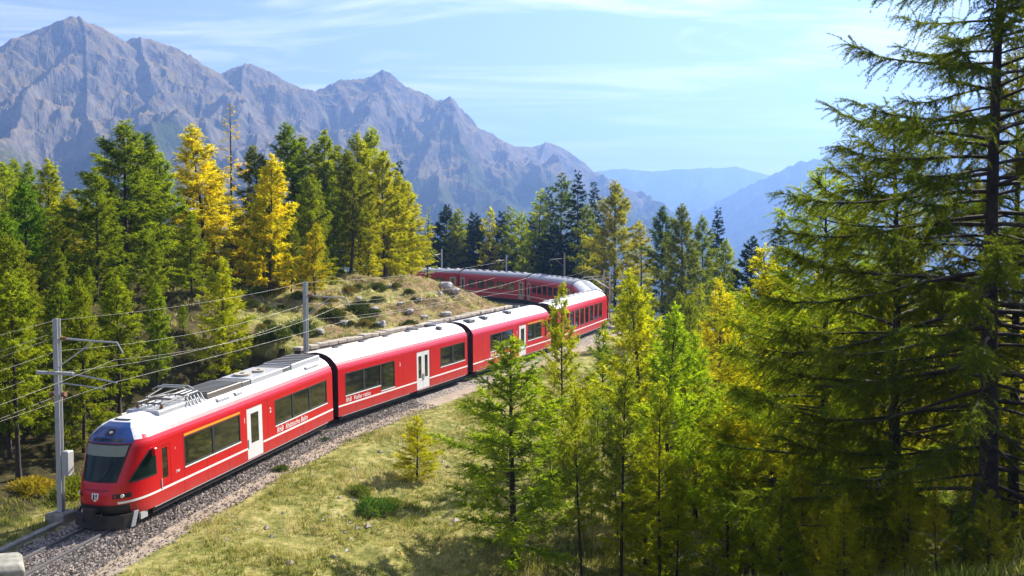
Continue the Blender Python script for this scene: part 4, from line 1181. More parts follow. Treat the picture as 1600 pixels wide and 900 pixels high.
    if twig_wood:
        W_ = np.concatenate(TW).reshape(-1, 3); Tc = np.vstack([Tc, np.arange(len(W_)).reshape(-1, 3) + len(Vc)]); Vc = np.vstack([Vc, W_])
        mi = np.concatenate([mi, np.ones(len(W_)//3, int)]); tt = np.concatenate([tt, np.zeros(len(W_)//3)]); mats = [needle, M["bark"]]
    crown = tri_mesh("crown", Vc, Tc, mats, mat_index=mi, tint=tt)
    return dict(trunk=trunk, crown=crown, H=H, tris=len(Tc) + 2*len(Qt))
NE, DE = M["needle"], M["dense"]
K_ = {}
# near, very large larch: long sagging boughs with upturned tips and hanging sprays
K_["near"] = [conifer("near", 101, 19, 7.2, 165, 0.07, 22, 1.0, 0.033, 4, 0.096, 0.020, -0.25, 0.45, 0.70, 0.25, "larch", NE, r0=0.25, seg=12, bare=0.06, wood_sides=4, twig_wood=True, hang=-.35, roll=.5, kind_near=1),
              conifer("near", 102, 13, 5.0, 105, 0.10, 24, 0.9, 0.028, 4, 0.090, 0.020, -0.10, 0.65, 0.60, 0.20, "larch", NE, r0=0.17, seg=10, bare=0.06, wood_sides=4, twig_wood=True, hang=-.3, roll=.6, kind_near=1)]
# young larches on the slope
K_["mid"] = [conifer("mid", 200+k, 10, rm, nb, bs, 27, 0.62, 0.040, 3, 0.115, 0.036, 0.15, 1.0, 0.35, 0.05, "larch", NE, r0=r_, bare=br, gap=0.35, twig_wood=True, roll=1.0, hang=-.02)
             for k, (rm, nb, bs, br, r_) in enumerate([(2.8, 120, .05, .05, .09), (2.2, 105, .18, .07, .11), (2.5, 110, .10, .06, .08), (1.8, 85, .28, .10, .07)])]
# grown larches across the line
K_["old"] = [conifer("old", 300+k, 16, rm, nb, bs, 20, 0.95, 0.080, 3, 0.22, 0.072, 0.05, 0.85, 0.30, 0.08, sh, NE, r0=r_, bare=br, gap=0.35, roll=.9, hang=-.05)
             for k, (rm, nb, bs, br, sh, r_) in enumerate([(5.0, 135, .04, .02, "larch", .19), (3.7, 115, .14, .05, "larch", .16), (3.1, 95, .28, .06, "column", .18), (4.2, 120, .06, .04, "larch", .16)])]
K_["thin"] = [conifer("thin", 350, 16, 1.5, 70, 0.20, 14, 0.6, 0.10, 3, 0.20, 0.05, 0.1, 0.6, 0.3, 0.10, "larch", NE, r0=0.13, bare=0.25, gap=0.3)]
# far trees
K_["far"] = [conifer("far", 400+k, 14, rm, nb, bs, 14, 1.0, 0.14, 3, 0.36, 0.12, 0.0, 0.7, 0.3, 0.10, sh, NE, r0=0.15, bare=.04, gap=0.25)
             for k, (rm, nb, bs, sh) in enumerate([(3.4, 76, .06, "larch"), (2.6, 64, .16, "larch"), (2.5, 62, .10, "column")])]
K_["spruce"] = [conifer("spruce", 500+k, 15, rm, 105, .04, 18, 0.7, 0.10, 3, 0.28, 0.095, -0.35, 0.35, 0.25, 0.10, "cone", DE, r0=0.16) for k, rm in enumerate((2.7, 2.1))]
K_["pine"] = [conifer("pine", 520+k, 12, 2.7, 72, .08, 14, 0.75, 0.11, 4, 0.30, 0.11, 0.1, 0.7, 0.4, 0.05, "column", DE, r0=0.17) for k in range(2)]
print("TRIS", sum(len(m.loops) - 2*len(m.polygons) for m in bpy.data.meshes)); print("tree tris", {k: [v["tris"] for v in vs] for k, vs in K_.items()})

GREEN, LIME, GOLD, OLIVE = (0.140, 0.175, 0.016), (0.20, 0.235, 0.018), (0.36, 0.32, 0.022), (0.125, 0.145, 0.020)
YEL, DEEP, DARK, PINE = (0.27, 0.25, 0.018), (0.045, 0.085, 0.022), (0.022, 0.045, 0.020), (0.035, 0.062, 0.018)
tr_rng = random.Random(21)
def plant_tree(kind, var, x, y, top=None, height=None, wide=1.0, col=GREEN, label=None, cat="tree", group=None, name="larch_tree", sink=0.15, lean=None):
    k = K_[kind][var % len(K_[kind])]
    g = gz(x, y) - sink
    H = (top - g) if top is not None else height
    H = max(H, 1.0)
    o = empty(name, (x, y, g), tr_rng.uniform(0, 2*PI))
    s = H/k["H"]
    o.scale = (s*wide, s*wide, s)
    lx, ly = lean if lean else (tr_rng.gauss(0, .012), tr_rng.gauss(0, .012))
    o.rotation_euler = (lx, ly, o.rotation_euler[2])
    tag(o, label, cat, group)
    link("trunk", k["trunk"], o)
    c = link("crown", k["crown"], o)
    jl = 1 + tr_rng.uniform(-.12, .12); j = [jl*(1 + tr_rng.uniform(-.05, .05)) for _ in range(3)]
    b_ = 1.0 if kind in ("spruce", "pine") else 2.0 if kind == "near" else 1.75 if kind == "mid" else 1.6
    c.color = (min(.72, col[0]*j[0]*b_), min(.66, col[1]*j[1]*b_), col[2]*j[2], 1)
    return o
def T(px, top, Y, kind, var, col, label, wide=1.0, name="larch_tree", cat="larch", group=None, lean=None, base=None):
    zt = z_at(top, Y)
    return plant_tree(kind, var, x_at(px, Y, zt*0.3-5), Y, top=zt, wide=wide, col=col, label=label, name=name, cat=cat, group=group, lean=lean)

# --- near trees on the right
G1 = "tall dark larches at the right edge"
T(1556, -330, 22.0, "near", 0, (0.06, 0.080, 0.018), "huge dark larch with long sagging boughs, its top above the picture", 1.0, group=G1, lean=(0, -0.012))
T(1392, 160, 26.0, "near", 1, (0.075, 0.095, 0.018), "dark larch with a thick trunk just left of the huge one, tip in the sky", 1.15, group=G1)
T(1590, 60, 26.5, "near", 1, (0.10, 0.10, 0.02), "slim dark larch trunk at the very right edge behind the huge larch", 0.9, group=G1)
T(1418, 330, 29.0, "mid", 1, (0.16, 0.16, 0.02), "thin larch close behind the dark larch with the thick trunk", 1.2, group=G1)
T(1282, 255, 33.0, "near", 1, (0.13, 0.155, 0.02), "loose green larch at the left flank of the dark right-hand trees", 1.05, group=G1)
for k_, (x_, y_, h_) in enumerate([(19.0, 24.5, 17), (24.5, 35.0, 17)]):  # unseen larches, added to throw shade on the right foreground
    plant_tree("near", k_, x_, y_, height=h_, wide=1.0, col=(0.09, 0.11, 0.02), label="unseen dark larch added beyond the right edge to cast shade", cat="larch", group="unseen larches added for shade")
# --- slope below the line
G2 = "young larches on the slope below the train"
T(805, 526, 40.0, "mid", 0, (0.155, 0.19, 0.018), "broad young green larch nearest the grassy slope, before the third railcar", 1.9, group=G2)
T(884, 441, 50.0, "mid", 2, (0.19, 0.22, 0.018), "slender green larch whose tip crosses the end of the third railcar", 0.95, group=G2)
T(912, 600, 38.5, "mid", 3, (0.20, 0.22, 0.02), "thin bare-stemmed young larch right of the broad green one", 1.0, group=G2)
T(988, 424, 47.0, "mid", 1, (0.25, 0.26, 0.018), "tall yellow green larch with a bare lower stem beside the bend", 1.25, group=G2)
T(972, 560, 39.5, "mid", 3, (0.17, 0.20, 0.018), "spindly larch stem in front of the tall yellow green larch", 1.1, group=G2)
T(1048, 476, 43.0, "mid", 1, (0.17, 0.23, 0.018), "narrow bright green larch with thin leader in mid slope", 1.15, group=G2)
T(1034, 600, 38.0, "mid", 3, (0.20, 0.22, 0.018), "short thin larch below the narrow bright green one", 1.1, group=G2)
T(1120, 436, 58.0, "mid", 2, (0.28, 0.27, 0.018), "pale lime larch between the narrow green larch and the tall straight one", 1.35, group=G2)
T(1188, 386, 42.0, "mid", 1, (0.29, 0.28, 0.018), "tall straight yellow green larch with a long dark trunk right of centre", 1.35, group=G2)
T(1150, 520, 52.0, "mid", 0, (0.30, 0.27, 0.018), "bushy yellow larch behind the tall straight one", 1.2, group=G2)
T(1088, 520, 48.0, "mid", 0, (0.15, 0.20, 0.018), "bushy green larch just right of the narrow bright green one", 1.2, group=G2)
T(945, 500, 56.0, "mid", 2, (0.13, 0.19, 0.018), "green larch right beside the ballast of the bend", 1.1, group=G2)
T(858, 660, 46, "mid", 2, (0.13, 0.17, 0.018), "small green larch squeezed between the broad one and the bare stemmed one", 1.2, group=G2)
T(1240, 430, 48.0, "mid", 2, (0.20, 0.20, 0.02), "yellowish larch left of the dark right-hand trees", 1.2, group=G2)
T(650, 650, 47.5, "mid", 0, (0.30, 0.30, 0.018), "little bright yellow larch alone on the grassy slope", 2.0, group=None)
# --- middle distance right
G3 = "trees beyond the bend on the right"
T(1066, 318, 112, "old", 0, OLIVE, "tall olive larch standing right of the bend against the hazy valley", 1.0, group=G3)
T(1036, 322, 118, "old", 3, (.05, .08, .02), "dark larch close behind the left flank of the tall olive larch", 1.2, group=G3)
T(1096, 335, 120, "old", 1, OLIVE, "olive larch leaning on the right flank of the tall one", 1.1, group=G3)
T(1121, 322, 128, "spruce", 0, DARK, "pointed dark spruce standing alone before the blue right mountain", 1.0, "spruce_tree", "spruce", group=G3)
T(1132, 372, 112, "old", 1, LIME, "lime larch at the foot of the lone pointed spruce", 1.2, group=G3)
T(1170, 370, 95, "pine", 0, PINE, "rounded dark top just left of the tall yellow green larch with the long trunk", 1.0, "pine_tree", "pine", group=G3)
T(1217, 330, 90, "spruce", 1, PINE, "dark spruce tip beside the loose green right-hand larch", 1.0, "spruce_tree", "spruce", group=G3)
T(962, 282, 138, "old", 0, (.22, .20, .025), "large golden larch behind the bend, broadest of the gold ones", 1.15, group=G3)
T(1000, 345, 132, "far", 0, (.25, .22, .025), "small gold larch half behind the large golden one", 1.1, group=G3)
T(985, 420, 88, "mid", 0, GREEN, "bright green bush-like larch right of the bend's two masts", 1.25, group=G3)
T(1015, 440, 92, "mid", 2, OLIVE, "olive young larch below the large golden larch", 1.3, group=G3)
# --- wood behind the far end of the train
G4 = "trees in the dark wood behind the far carriages"
back = [(668, 322, 140, "thin", 0, LIME, "thin pale larch with a crooked foot beside the last visible carriage", 1.4, "larch_tree", "larch"),
        (697, 320, 176, "pine", 0, PINE, "round topped dark pine at the left end of the far wood", 1.1, "pine_tree", "pine"),
        (714, 326, 172, "far", 0, OLIVE, "olive larch second from the left end of the far wood", 1.2, "larch_tree", "larch"),
        (733, 332, 178, "pine", 1, DARK, "dark pine above the gap between the last two carriages", 1.2, "pine_tree", "pine"),
        (748, 345, 172, "pine", 0, DARK, "lower dark pine left of the yellow tinged larch", 1.2, "pine_tree", "pine"),
        (764, 324, 170, "far", 1, YEL, "yellow tinged slim larch in the dark wood", 1.0, "larch_tree", "larch"),
        (780, 330, 176, "pine", 1, PINE, "dark pine right of the yellow tinged slim larch", 1.1, "pine_tree", "pine"),
        (797, 322, 172, "far", 2, OLIVE, "olive larch above the thin mast over the dark carriage", 1.1, "larch_tree", "larch"),
        (815, 330, 168, "far", 0, LIME, "lime larch in the middle of the far wood", 1.0, "larch_tree", "larch"),
        (834, 334, 175, "pine", 0, DARK, "dark pine left of the slim lime larch", 1.1, "pine_tree", "pine"),
        (846, 296, 165, "far", 1, LIME, "slim lime larch, taller than the pines to its left", 1.1, "larch_tree", "larch"),
        (862, 290, 170, "spruce", 1, DARK, "narrow dark spruce right of the slim lime larch", 0.9, "spruce_tree", "spruce"),
        (884, 270, 166, "far", 2, (.05, .08, .02), "broad dark green larch left of the tallest spruce", 1.25, "larch_tree", "larch"),
        (902, 264, 160, "spruce", 0, DARK, "tallest black-green spruce in the far wood", 1.05, "spruce_tree", "spruce"),
        (931, 282, 166, "spruce", 1, DARK, "dark spruce just left of the large golden larch", 1.1, "spruce_tree", "spruce"),
        (916, 318, 150, "far", 0, OLIVE, "olive larch between the two tallest spruces", 1.1, "larch_tree", "larch"),
        (872, 350, 158, "pine", 1, DARK, "low dark pine behind the shaded carriage", 1.4, "pine_tree", "pine")]
for a in back: T(*a[:8], name=a[8], cat=a[9], group=G4)
# --- trees left of the line
G5 = "tall larches on the knoll and flat left of the train"
left = [(197, 188, 72, "old", 0, (.13, .165, .016), "biggest green larch left of the train, broad crowned, in front of the peak", 1.3),
        (150, 262, 66, "old", 3, (.125, .16, .016), "green larch forming the left shoulder of the biggest green one", 1.1),
        (234, 205, 86, "old", 1, (.06, .10, .025), "bluish green larch tip just behind the biggest green larch", 1.2),
        (258, 238, 76, "old", 3, (.16, .20, .018), "yellow green larch right of the biggest green one", 1.1),
        (310, 194, 80, "old", 1, (.33, .305, .02), "tall golden larch, the left one of the two bright gold larches", 1.25),
        (361, 158, 90, "thin", 0, (.30, .22, .05), "gaunt half-bare larch spiking above the golden ones", 1.1),
        (336, 250, 92, "old", 3, (.34, .27, .02), "dull gold larch between the tall golden and the gaunt one", 1.0),
        (398, 226, 96, "old", 2, OLIVE, "olive larch peeping over the brightest gold larch", 1.0),
        (420, 240, 74, "old", 3, (.36, .325, .02), "brightest gold larch with spreading tiers above the tunnel of shade", 1.0),
        (455, 190, 97, "old", 1, (.09, .13, .018), "deep green larch with a high tip right of the brightest gold one", 1.25),
        (478, 212, 102, "old", 2, OLIVE, "olive larch right behind the deep green one with the high tip", 1.15),
        (508, 202, 98, "old", 3, (.17, .19, .018), "yellow green larch in the middle of the tall knoll group", 0.9),
        (527, 225, 104, "old", 2, OLIVE, "olive larch left of the straight black trunk", 1.0),
        (547, 236, 90, "old", 2, (.12, .13, .018), "larch with a straight black trunk and high crown on the knoll", 0.95),
        (562, 206, 101, "old", 1, (.20, .21, .018), "tall lime larch just right of the straight black trunk", 1.1),
        (581, 198, 104, "old", 2, (.20, .22, .018), "highest tip of the yellow green group at the right end of the knoll", 1.0),
        (602, 236, 97, "old", 3, (.25, .255, .015), "glowing yellow larch at the right end of the knoll", 1.0),
        (622, 268, 100, "old", 3, (.28, .27, .015), "smaller glowing yellow larch right of the first", 0.95),
        (640, 282, 103, "old", 1, (.26, .26, .015), "outermost yellow larch over the grassy brow", 1.05),
        (626, 250, 128, "spruce", 1, PINE, "bluish spruce tip behind the glowing yellow larches", 0.9),
        (42, 278, 64, "old", 3, (.08, .15, .018), "green larch near the left edge, standing before yellower ones", 1.1),
        (12, 330, 58, "old", 1, (.09, .15, .018), "green larch cut by the left edge", 1.2),
        (78, 248, 86, "old", 3, (.22, .24, .018), "yellow green larch between the left edge and the biggest green larch", 1.05),
        (112, 300, 78, "old", 1, (.24, .23, .018), "lime larch left of the green shoulder larch", 1.2),
        (346, 402, 60, "mid", 0, (.24, .25, .018), "young yellow larch in the dark gap behind the leading railcar", 1.15),
        (300, 330, 68, "old", 3, (.15, .19, .018), "mid-height green larch below the tall golden one", 1.0),
        (380, 330, 84, "old", 3, (.28, .22, .018), "dull yellow larch between the two bright gold larches", 0.9),
        (480, 300, 92, "old", 3, (.09, .12, .018), "shaded green larch on the knoll left of the black trunk", 0.9),
        (575, 300, 92, "old", 3, (.23, .23, .015), "low yellow larch at the front of the right knoll group", 0.9)]
left = [(*a[:7], a[7]*1.25) for a in left]
for a in left:
    sp = a[3] == "spruce"
    T(*a[:8], name="spruce_tree" if sp else "larch_tree", cat="spruce" if sp else "larch", group=G5)

ANCH = [(1556, 300, "huge dark larch"), (1392, 350, "thick-trunked dark larch"), (1282, 400, "loose green larch"), (805, 650, "broad young green larch"), (884, 560, "slender green larch by the third railcar"), (988, 560, "tall bare-stemmed larch"),
        (1048, 580, "narrow bright green larch"), (1120, 520, "pale lime larch"), (1188, 560, "tall straight larch"), (1066, 400, "tall olive larch"), (1121, 370, "lone pointed spruce"), (962, 350, "large golden larch"),
        (697, 370, "round topped pine"), (764, 370, "slim yellow tinged larch"), (846, 350, "slim lime larch"), (902, 330, "tallest black-green spruce"), (931, 340, "spruce by the golden larch"), (815, 370, "lime larch of the far wood"),
        (197, 330, "biggest green larch"), (310, 300, "tall golden larch"), (361, 260, "gaunt half-bare larch"), (420, 330, "brightest gold larch"), (455, 300, "deep green high-tipped larch"), (547, 330, "black-trunked larch"), (581, 280, "yellow green group's highest tip"),
        (622, 330, "smaller glowing yellow larch"), (42, 340, "green larch near the left edge"), (112, 360, "green shoulder larch"), (346, 460, "young yellow larch in the gap"), (538, 508, "grey rock in the shrubs"), (640, 493, "dark rock on the rim"), (600, 455, "top of the dirt slope"), (430, 530, "shrub left of the catenary mast foot"), (88, 560, "nearest catenary mast"), (477, 480, "second catenary mast")]
COLW = lambda c: "golden" if c[0] > 1.25*c[1] and c[0] > .25 else "yellow" if c[0] > .2 and c[0] >= c[1]*1.05 else "lime" if c[0] > .18 else "black-green" if c[1] < .07 else "deep green" if c[1] < .10 else "olive" if c[0] > .8*c[1] else "green"
USED = {}
def auto_label(px, py, H, Y, col, noun):
    q = min(ANCH, key=lambda a: abs(a[0]-px) + 0.6*abs(a[1]-py))
    dx = px - q[0]
    rel = "straight behind" if abs(dx) < 12 and py < q[1] + 60 else "right below" if abs(dx) < 12 else ("just " if abs(dx) < 45 else "some way ") + ("right" if dx > 0 else "left") + " of"
    size = "tall" if H > 13 else "small" if H < 6.5 else "medium"
    depth = "" 
    for tail in ("", " higher up" if py < q[1] else " lower down"," farther back" , " and lower", " and deeper in shade"):
        lab = f"{size} {COLW(col)} {noun} {rel} the {q[2]}{tail}"
        if lab not in USED and len(lab.split()) <= 16: break
    if lab in USED or len(lab.split()) > 16: return None
    USED[lab] = 1
    return lab
# --- the rest of each wood: trees that nothing in the picture tells apart
fr = random.Random(5)
placed = []
def fill(n, pxr, Yr, topf, kinds, cols, label, group, minsep=2.0, ok=lambda x, y, d: True):
    c = tries = 0
    while c < n and tries < n*40:
        tries += 1
        px, Y = fr.uniform(*pxr), fr.uniform(*Yr)
        x = x_at(px, Y)
        d = float(track_dist(np.array([x]), np.array([Y]))[0][0])
        if not ok(px, Y, d) or any((x-a)**2 + (Y-b)**2 < minsep**2 for a, b in placed): continue
        placed.append((x, Y))
        kd, vr = fr.choice(kinds)
        top = topf(px, Y)
        zt = z_at(top, Y); g = gz(x, Y)
        if zt - g < 1.0: continue
        H = min(zt-g, {"mid": 11, "old": 17, "far": 16, "spruce": 16, "pine": 14}[kd])
        nm = {"spruce": "spruce_tree", "pine": "pine_tree"}.get(kd, "larch_tree")
        cc = fr.choice(cols)
        plant_tree(kd, vr, x, Y, height=H, wide=fr.uniform(1.0, 1.4), col=cc, label=auto_label(px, top + 60, H, Y, cc, nm.split("_")[0]) or label, group=group, cat="tree", name=nm)
        c += 1
L_top = lambda px, Y: np.interp(px, [-120, 60, 110, 200, 320, 420, 560, 640], [245, 245, 300, 290, 290, 300, 290, 330]) + fr.uniform(0, 70)
fill(36, (-90, 470), (68, 135), L_top, [("old", 0), ("old", 1), ("old", 2), ("old", 3)], [GREEN, LIME, LIME, (.17, .19, .018), YEL], "one of many larches filling the shaded wood left of the train", "larches filling the wood left of the train", 3.0,
     lambda px, Y, d: d < -14 and (px < 330 or Y > 88))
fill(58, (-70, 395), (44, 84), lambda px, Y: np.interp(px, [-120, 60, 200, 300, 385], [300, 320, 345, 390, 430]) + fr.uniform(0, 110) + max(0, 60-Y)*3, [("old", 1), ("old", 2), ("old", 1), ("old", 3)], [GREEN, OLIVE, (.15, .18, .018), (.2, .2, .018)], "one of many shaded larches crowding towards the track behind the near mast", "shaded larches behind the near mast", 2.0, lambda px, Y, d: d < -7.5 and (px < 250 or d < -10))
fill(12, (385, 500), (74, 92), lambda px, Y: fr.uniform(255, 350), [("old", 3), ("old", 1), ("old", 2)], [GREEN, OLIVE, YEL, (.12, .14, .018)], "one of the shaded larches on the near side of the knoll", "larches on the near side of the knoll", 2.2, lambda px, Y, d: d < -9)
fill(14, (400, 650), (88, 135), lambda px, Y: fr.uniform(270, 340), [("old", 1), ("old", 2), ("old", 3)], [OLIVE, LIME, YEL, (.15, .18, .018)], "one of many larches filling the crown of the grassy knoll", "larches filling the knoll", 2.5, lambda px, Y, d: d < -14)
fill(12, (-60, 620), (140, 230), lambda px, Y: np.interp(px, [-60, 120, 620], [236, 265, 310]) + fr.uniform(0, 25), [("far", 0), ("far", 1), ("far", 2)], [GREEN, LIME, YEL, GOLD, OLIVE], "one of many larches on the hillside farther back at the left", "larches on the hillside farther back", 4.0, lambda px, Y, d: abs(d) > 8)
fill(34, (640, 945), (164, 215), lambda px, Y: fr.uniform(335, 385), [("pine", 0), ("pine", 1), ("far", 0), ("far", 2), ("spruce", 0)], [DARK, PINE, DARK, OLIVE, DEEP], "one of many dark trees packed in the far wood behind the carriages", "trees packed in the far wood", 3.0, lambda px, Y, d: abs(d) > 7)
fill(20, (1000, 1260), (62, 125), lambda px, Y: fr.uniform(430, 520), [("mid", 0), ("mid", 1), ("mid", 2), ("old", 3)], [LIME, GREEN, OLIVE, (.2, .22, .018)], "one of many larches crowding the hollow right of the bend", "larches in the hollow right of the bend", 2.4, lambda px, Y, d: d > 8)
fill(34, (1230, 1680), (34, 80), lambda px, Y: np.interp(px, [1230, 1330, 1700], [420, 330, 300]) + fr.uniform(0, 160), [("mid", 0), ("mid", 1), ("mid", 2)], [YEL, LIME, (.20, .22, .018), (.24, .24, .02), LIME], "one of many sunlit larches glowing behind the dark right trees", "sunlit larches behind the dark right trees", 1.8, lambda px, Y, d: d > 8)
fill(30, (925, 1290), (37, 62), lambda px, Y: fr.uniform(560, 740), [("mid", 0), ("mid", 2), ("mid", 3)], [LIME, (.18, .22, .018), (.26, .26, .02), (.16, .2, .02)], "one of many small larches in the thicket at the foot of the slope", "small larches in the thicket", 1.3, lambda px, Y, d: d > 13)

fill(30, (1180, 1660), (17, 33), lambda px, Y: fr.uniform(690, 790) + max(0, 24-Y)*9, [("mid", 0), ("mid", 2), ("mid", 0)], [(.17, .17, .02), (.20, .19, .02), (.12, .14, .02), (.10, .12, .018)], "one of many yellowing saplings at the feet of the dark right trees", "saplings at the feet of the dark right trees", 0.9, lambda px, Y, d: True)

# ------------------------------------------------------------------ boulders, shrubs, grass
def boulder_mesh(seed):
    g = np.random.default_rng(seed)
    bm = bmesh.new(); bmesh.ops.create_icosphere(bm, subdivisions=2, radius=1)
    off = g.uniform(0, 50)
    for v in bm.verts:
        c = np.array(v.co); q = np.sign(c)*np.abs(c)**0.8
        n = 1 + 0.35*float(perlin(np.array([c[0]*1.3+off]), np.array([c[1]*1.3+c[2]*0.9]))[0]) + 0.15*float(perlin(np.array([c[0]*3+off]), np.array([c[1]*3-c[2]*2.5]))[0])
        v.co = Vector(q*n)*1.0; v.co.z *= 0.72
    me = bpy.data.meshes.new("boulder"); bm.to_mesh(me); bm.free(); me.materials.append(M["rock"])
    return me
bmz = [boulder_mesh(k) for k in range(5)]
bl = [(696, 452, 1.25, "white boulder nearest to the last visible carriage"), (712, 458, .8, "white boulder just right of the one by the last carriage"), (686, 462, .6, "small grey stone below the white boulders by the carriage"),
      (697, 494, .75, "pale boulder at the rim of the knoll above the third railcar roof"), (664, 499, .6, "grey boulder left of the pale rim boulder"), (640, 493, .55, "dark grey boulder on the rim of the knoll over the middle car"),
      (625, 478, .5, "small stone on the bare dirt slope"), (596, 512, .6, "dark rock at the foot of the dirt slope above the wall"), (585, 486, .45, "stone half way up the dirt slope"),
      (538, 508, .6, "grey rock in the shrubs left of the dirt slope"), (560, 470, .5, "grey rock below the straight black trunk"), (610, 452, .45, "stone at the top of the dirt slope"),
      (655, 470, .4, "little stone on the yellow grass of the brow"), (742, 492, .4, "little stone on the bare ground inside the bend"), (500, 520, .5, "rock on the grass behind the catenary mast"), (632, 520, .4, "low rock just above the wall coping")]
for k, (px, py, r, lab) in enumerate(bl):
    # intersect the line of sight with the ground
    best = None
    for Y in np.arange(60, 150, 0.5):
        p = at(px, py, Y)
        if gz(p.x, p.y) >= p.z: best = p; break
    if best is None: best = at(px, py, 95); best.z = gz(best.x, best.y)
    o = link("boulder", bmz[k % 5]); o.location = (best.x, best.y, gz(best.x, best.y) + r*0.15); r *= 0.62; o.scale = (r, r*0.85, r*0.9); o.rotation_euler = (0, 0, k*1.3)
    tag(o, lab, "boulder", "boulders on the knoll")
p = at(8, 893, 33.0)
mb = MB(); mb.box(-0.95, 0.55, -0.8, 0.8, -1.3, 0.42, b=0.16)
o = mb.build("stone_block", M["concrete"]); o.location = (p.x, p.y, p.z); o.rotation_euler = (0.05, 0.06, 0.5)
bv = o.modifiers.new("bevel", "BEVEL"); bv.width = 0.06; bv.segments = 2
tag(o, "pale rounded concrete block beside the track in the lower left corner", "block")

pa, pb, pc_ = at(1375, 858, 23.5), at(1428, 831, 23.0), at(1540, 892, 22.5)
mb = MB(); mb.tube([pa.lerp(pb, k/6) + Vector((0, 0, 0.12*math.sin(PI*k/6))) for k in range(7)] + [pb.lerp(pc_, k/8) + Vector((0, 0, 0.18*math.sin(PI*k/8))) for k in range(1, 9)], 0.016, 6, r2=0.032)
mb.tube([pb.lerp(pc_, .5) + Vector((0, 0, .16)), pb.lerp(pc_, .8) + Vector((-.2, .1, .22)), pb.lerp(pc_, 1.0) + Vector((-.35, .1, -.1))], 0.014, 5, r2=0.006)
tag(mb.build("dead_branch", M["steel"]), "pale dead branch arching over the undergrowth at the foot of the huge larch", "branch")
def shrub_mesh(seed, n, tl, w):
    g = np.random.default_rng(seed)
    th = g.uniform(0, 2*PI, n); u = g.uniform(0.0, 1, n); r = (0.35+0.65*g.uniform(0, 1, n)**.5)
    lump = 1 + 0.3*np.sin(3*th+g.uniform(0, 6)) + 0.2*np.sin(5*th+4*u)
    c = np.stack([np.cos(th)*np.sqrt(1-u*u)*r*lump, np.sin(th)*np.sqrt(1-u*u)*r*lump, u*r*0.8], 1)
    rv = norm(c + g.normal(0, .6, (n, 3)) + np.array([0, 0, .4])); pv = norm(np.cross(rv, g.normal(0, 1, (n, 3))))
    a, b, e = c-pv*w/2, c+pv*w/2, c+rv*tl*g.uniform(.6, 1.3, (n, 1))
    return tri_mesh("foliage", np.stack([a, b, e], 1).reshape(-1, 3), np.arange(3*n).reshape(-1, 3), [M["dense"]], tint=np.clip(g.normal(.5, .25, n), 0, 1))
shm = [shrub_mesh(k, 1500, 0.22, 0.07) for k in range(3)]
def shrub(px, py, r, col, lab, Y=None, group=None):
    if Y is None:
        Y = 150
        for yy in np.arange(32, 150, 0.25):
            q = at(px, py, yy)
            if gz(q.x, q.y) >= q.z: Y = yy; break
    q = at(px, py, Y)
    o = empty("shrub", (q.x, q.y, gz(q.x, q.y)-0.05)); o.rotation_euler = (0, 0, px % 6.0); o.scale = (r, r, r)
    tag(o, lab, "shrub", group)
    f = link("foliage", shm[int(px) % 3], o); f.color = (*col, 1)
for a in [(582, 800, .8, (.10, .19, .03), "dark green juniper on the grass left of the little yellow larch"), (560, 775, .55, (.14, .18, .03), "olive shrub just above the dark green juniper"),
          (612, 790, .4, (.16, .22, .03), "small green shrub right of the dark green juniper"), 
          (440, 735, .35, (.08, .12, .02), "tuft on the verge beside the dirt path, below the two-pane window"), (505, 690, .3, (.06, .10, .02), "tuft on the verge near the coupling of the first two cars"),
          (120, 775, 1.0, (.20, .22, .02), "bright green shrub behind the mast footing"), (50, 770, .8, (.35, .27, .02), "yellow shrub left of the mast footing"),
          (520, 500, .9, (.07, .09, .02), "olive juniper behind the mast over the first roof"), (556, 492, 1.0, (.05, .07, .02), "dark juniper left of the dirt slope"), (640, 512, .7, (.05, .07, .02), "dark juniper just above the retaining wall"),
          (470, 520, 1.1, (.09, .12, .03), "grey green shrub at the foot of the catenary mast"), (430, 530, 1.1, (.07, .10, .02), "shrub left of the catenary mast foot"), (590, 455, .8, (.06, .08, .02), "dark juniper at the top of the dirt slope"),
          (785, 488, .8, (.3, .25, .06), "straw coloured clump inside the bend"), (832, 478, .9, (.10, .12, .03), "green shrub close to the shaded carriage inside the bend")]:
    shrub(*a, group="shrubs on the banks")
kr = random.Random(9)
KD = [(px, py) for px in range(385, 660, 20) for py in (452, 474, 496, 516)]
for n_s, (px, py) in enumerate(KD):
    px += kr.uniform(-8, 8); py += kr.uniform(-9, 9) + max(0, (470-px))*0.22
    if kr.random() < 0.35 or (590 < px < 640 and py > 465): continue
    shrub(px, py, kr.uniform(.3, .75), kr.choice([(.06, .075, .02), (.10, .11, .025), (.20, .16, .05), (.24, .17, .05), (.08, .11, .02)]), auto_label(px, py, kr.choice((5, 9, 14))*0 + 5, 0, (.05, .065, .02), "juniper") or "one of the low junipers scattered over the knoll behind the train", group="low junipers scattered over the knoll")
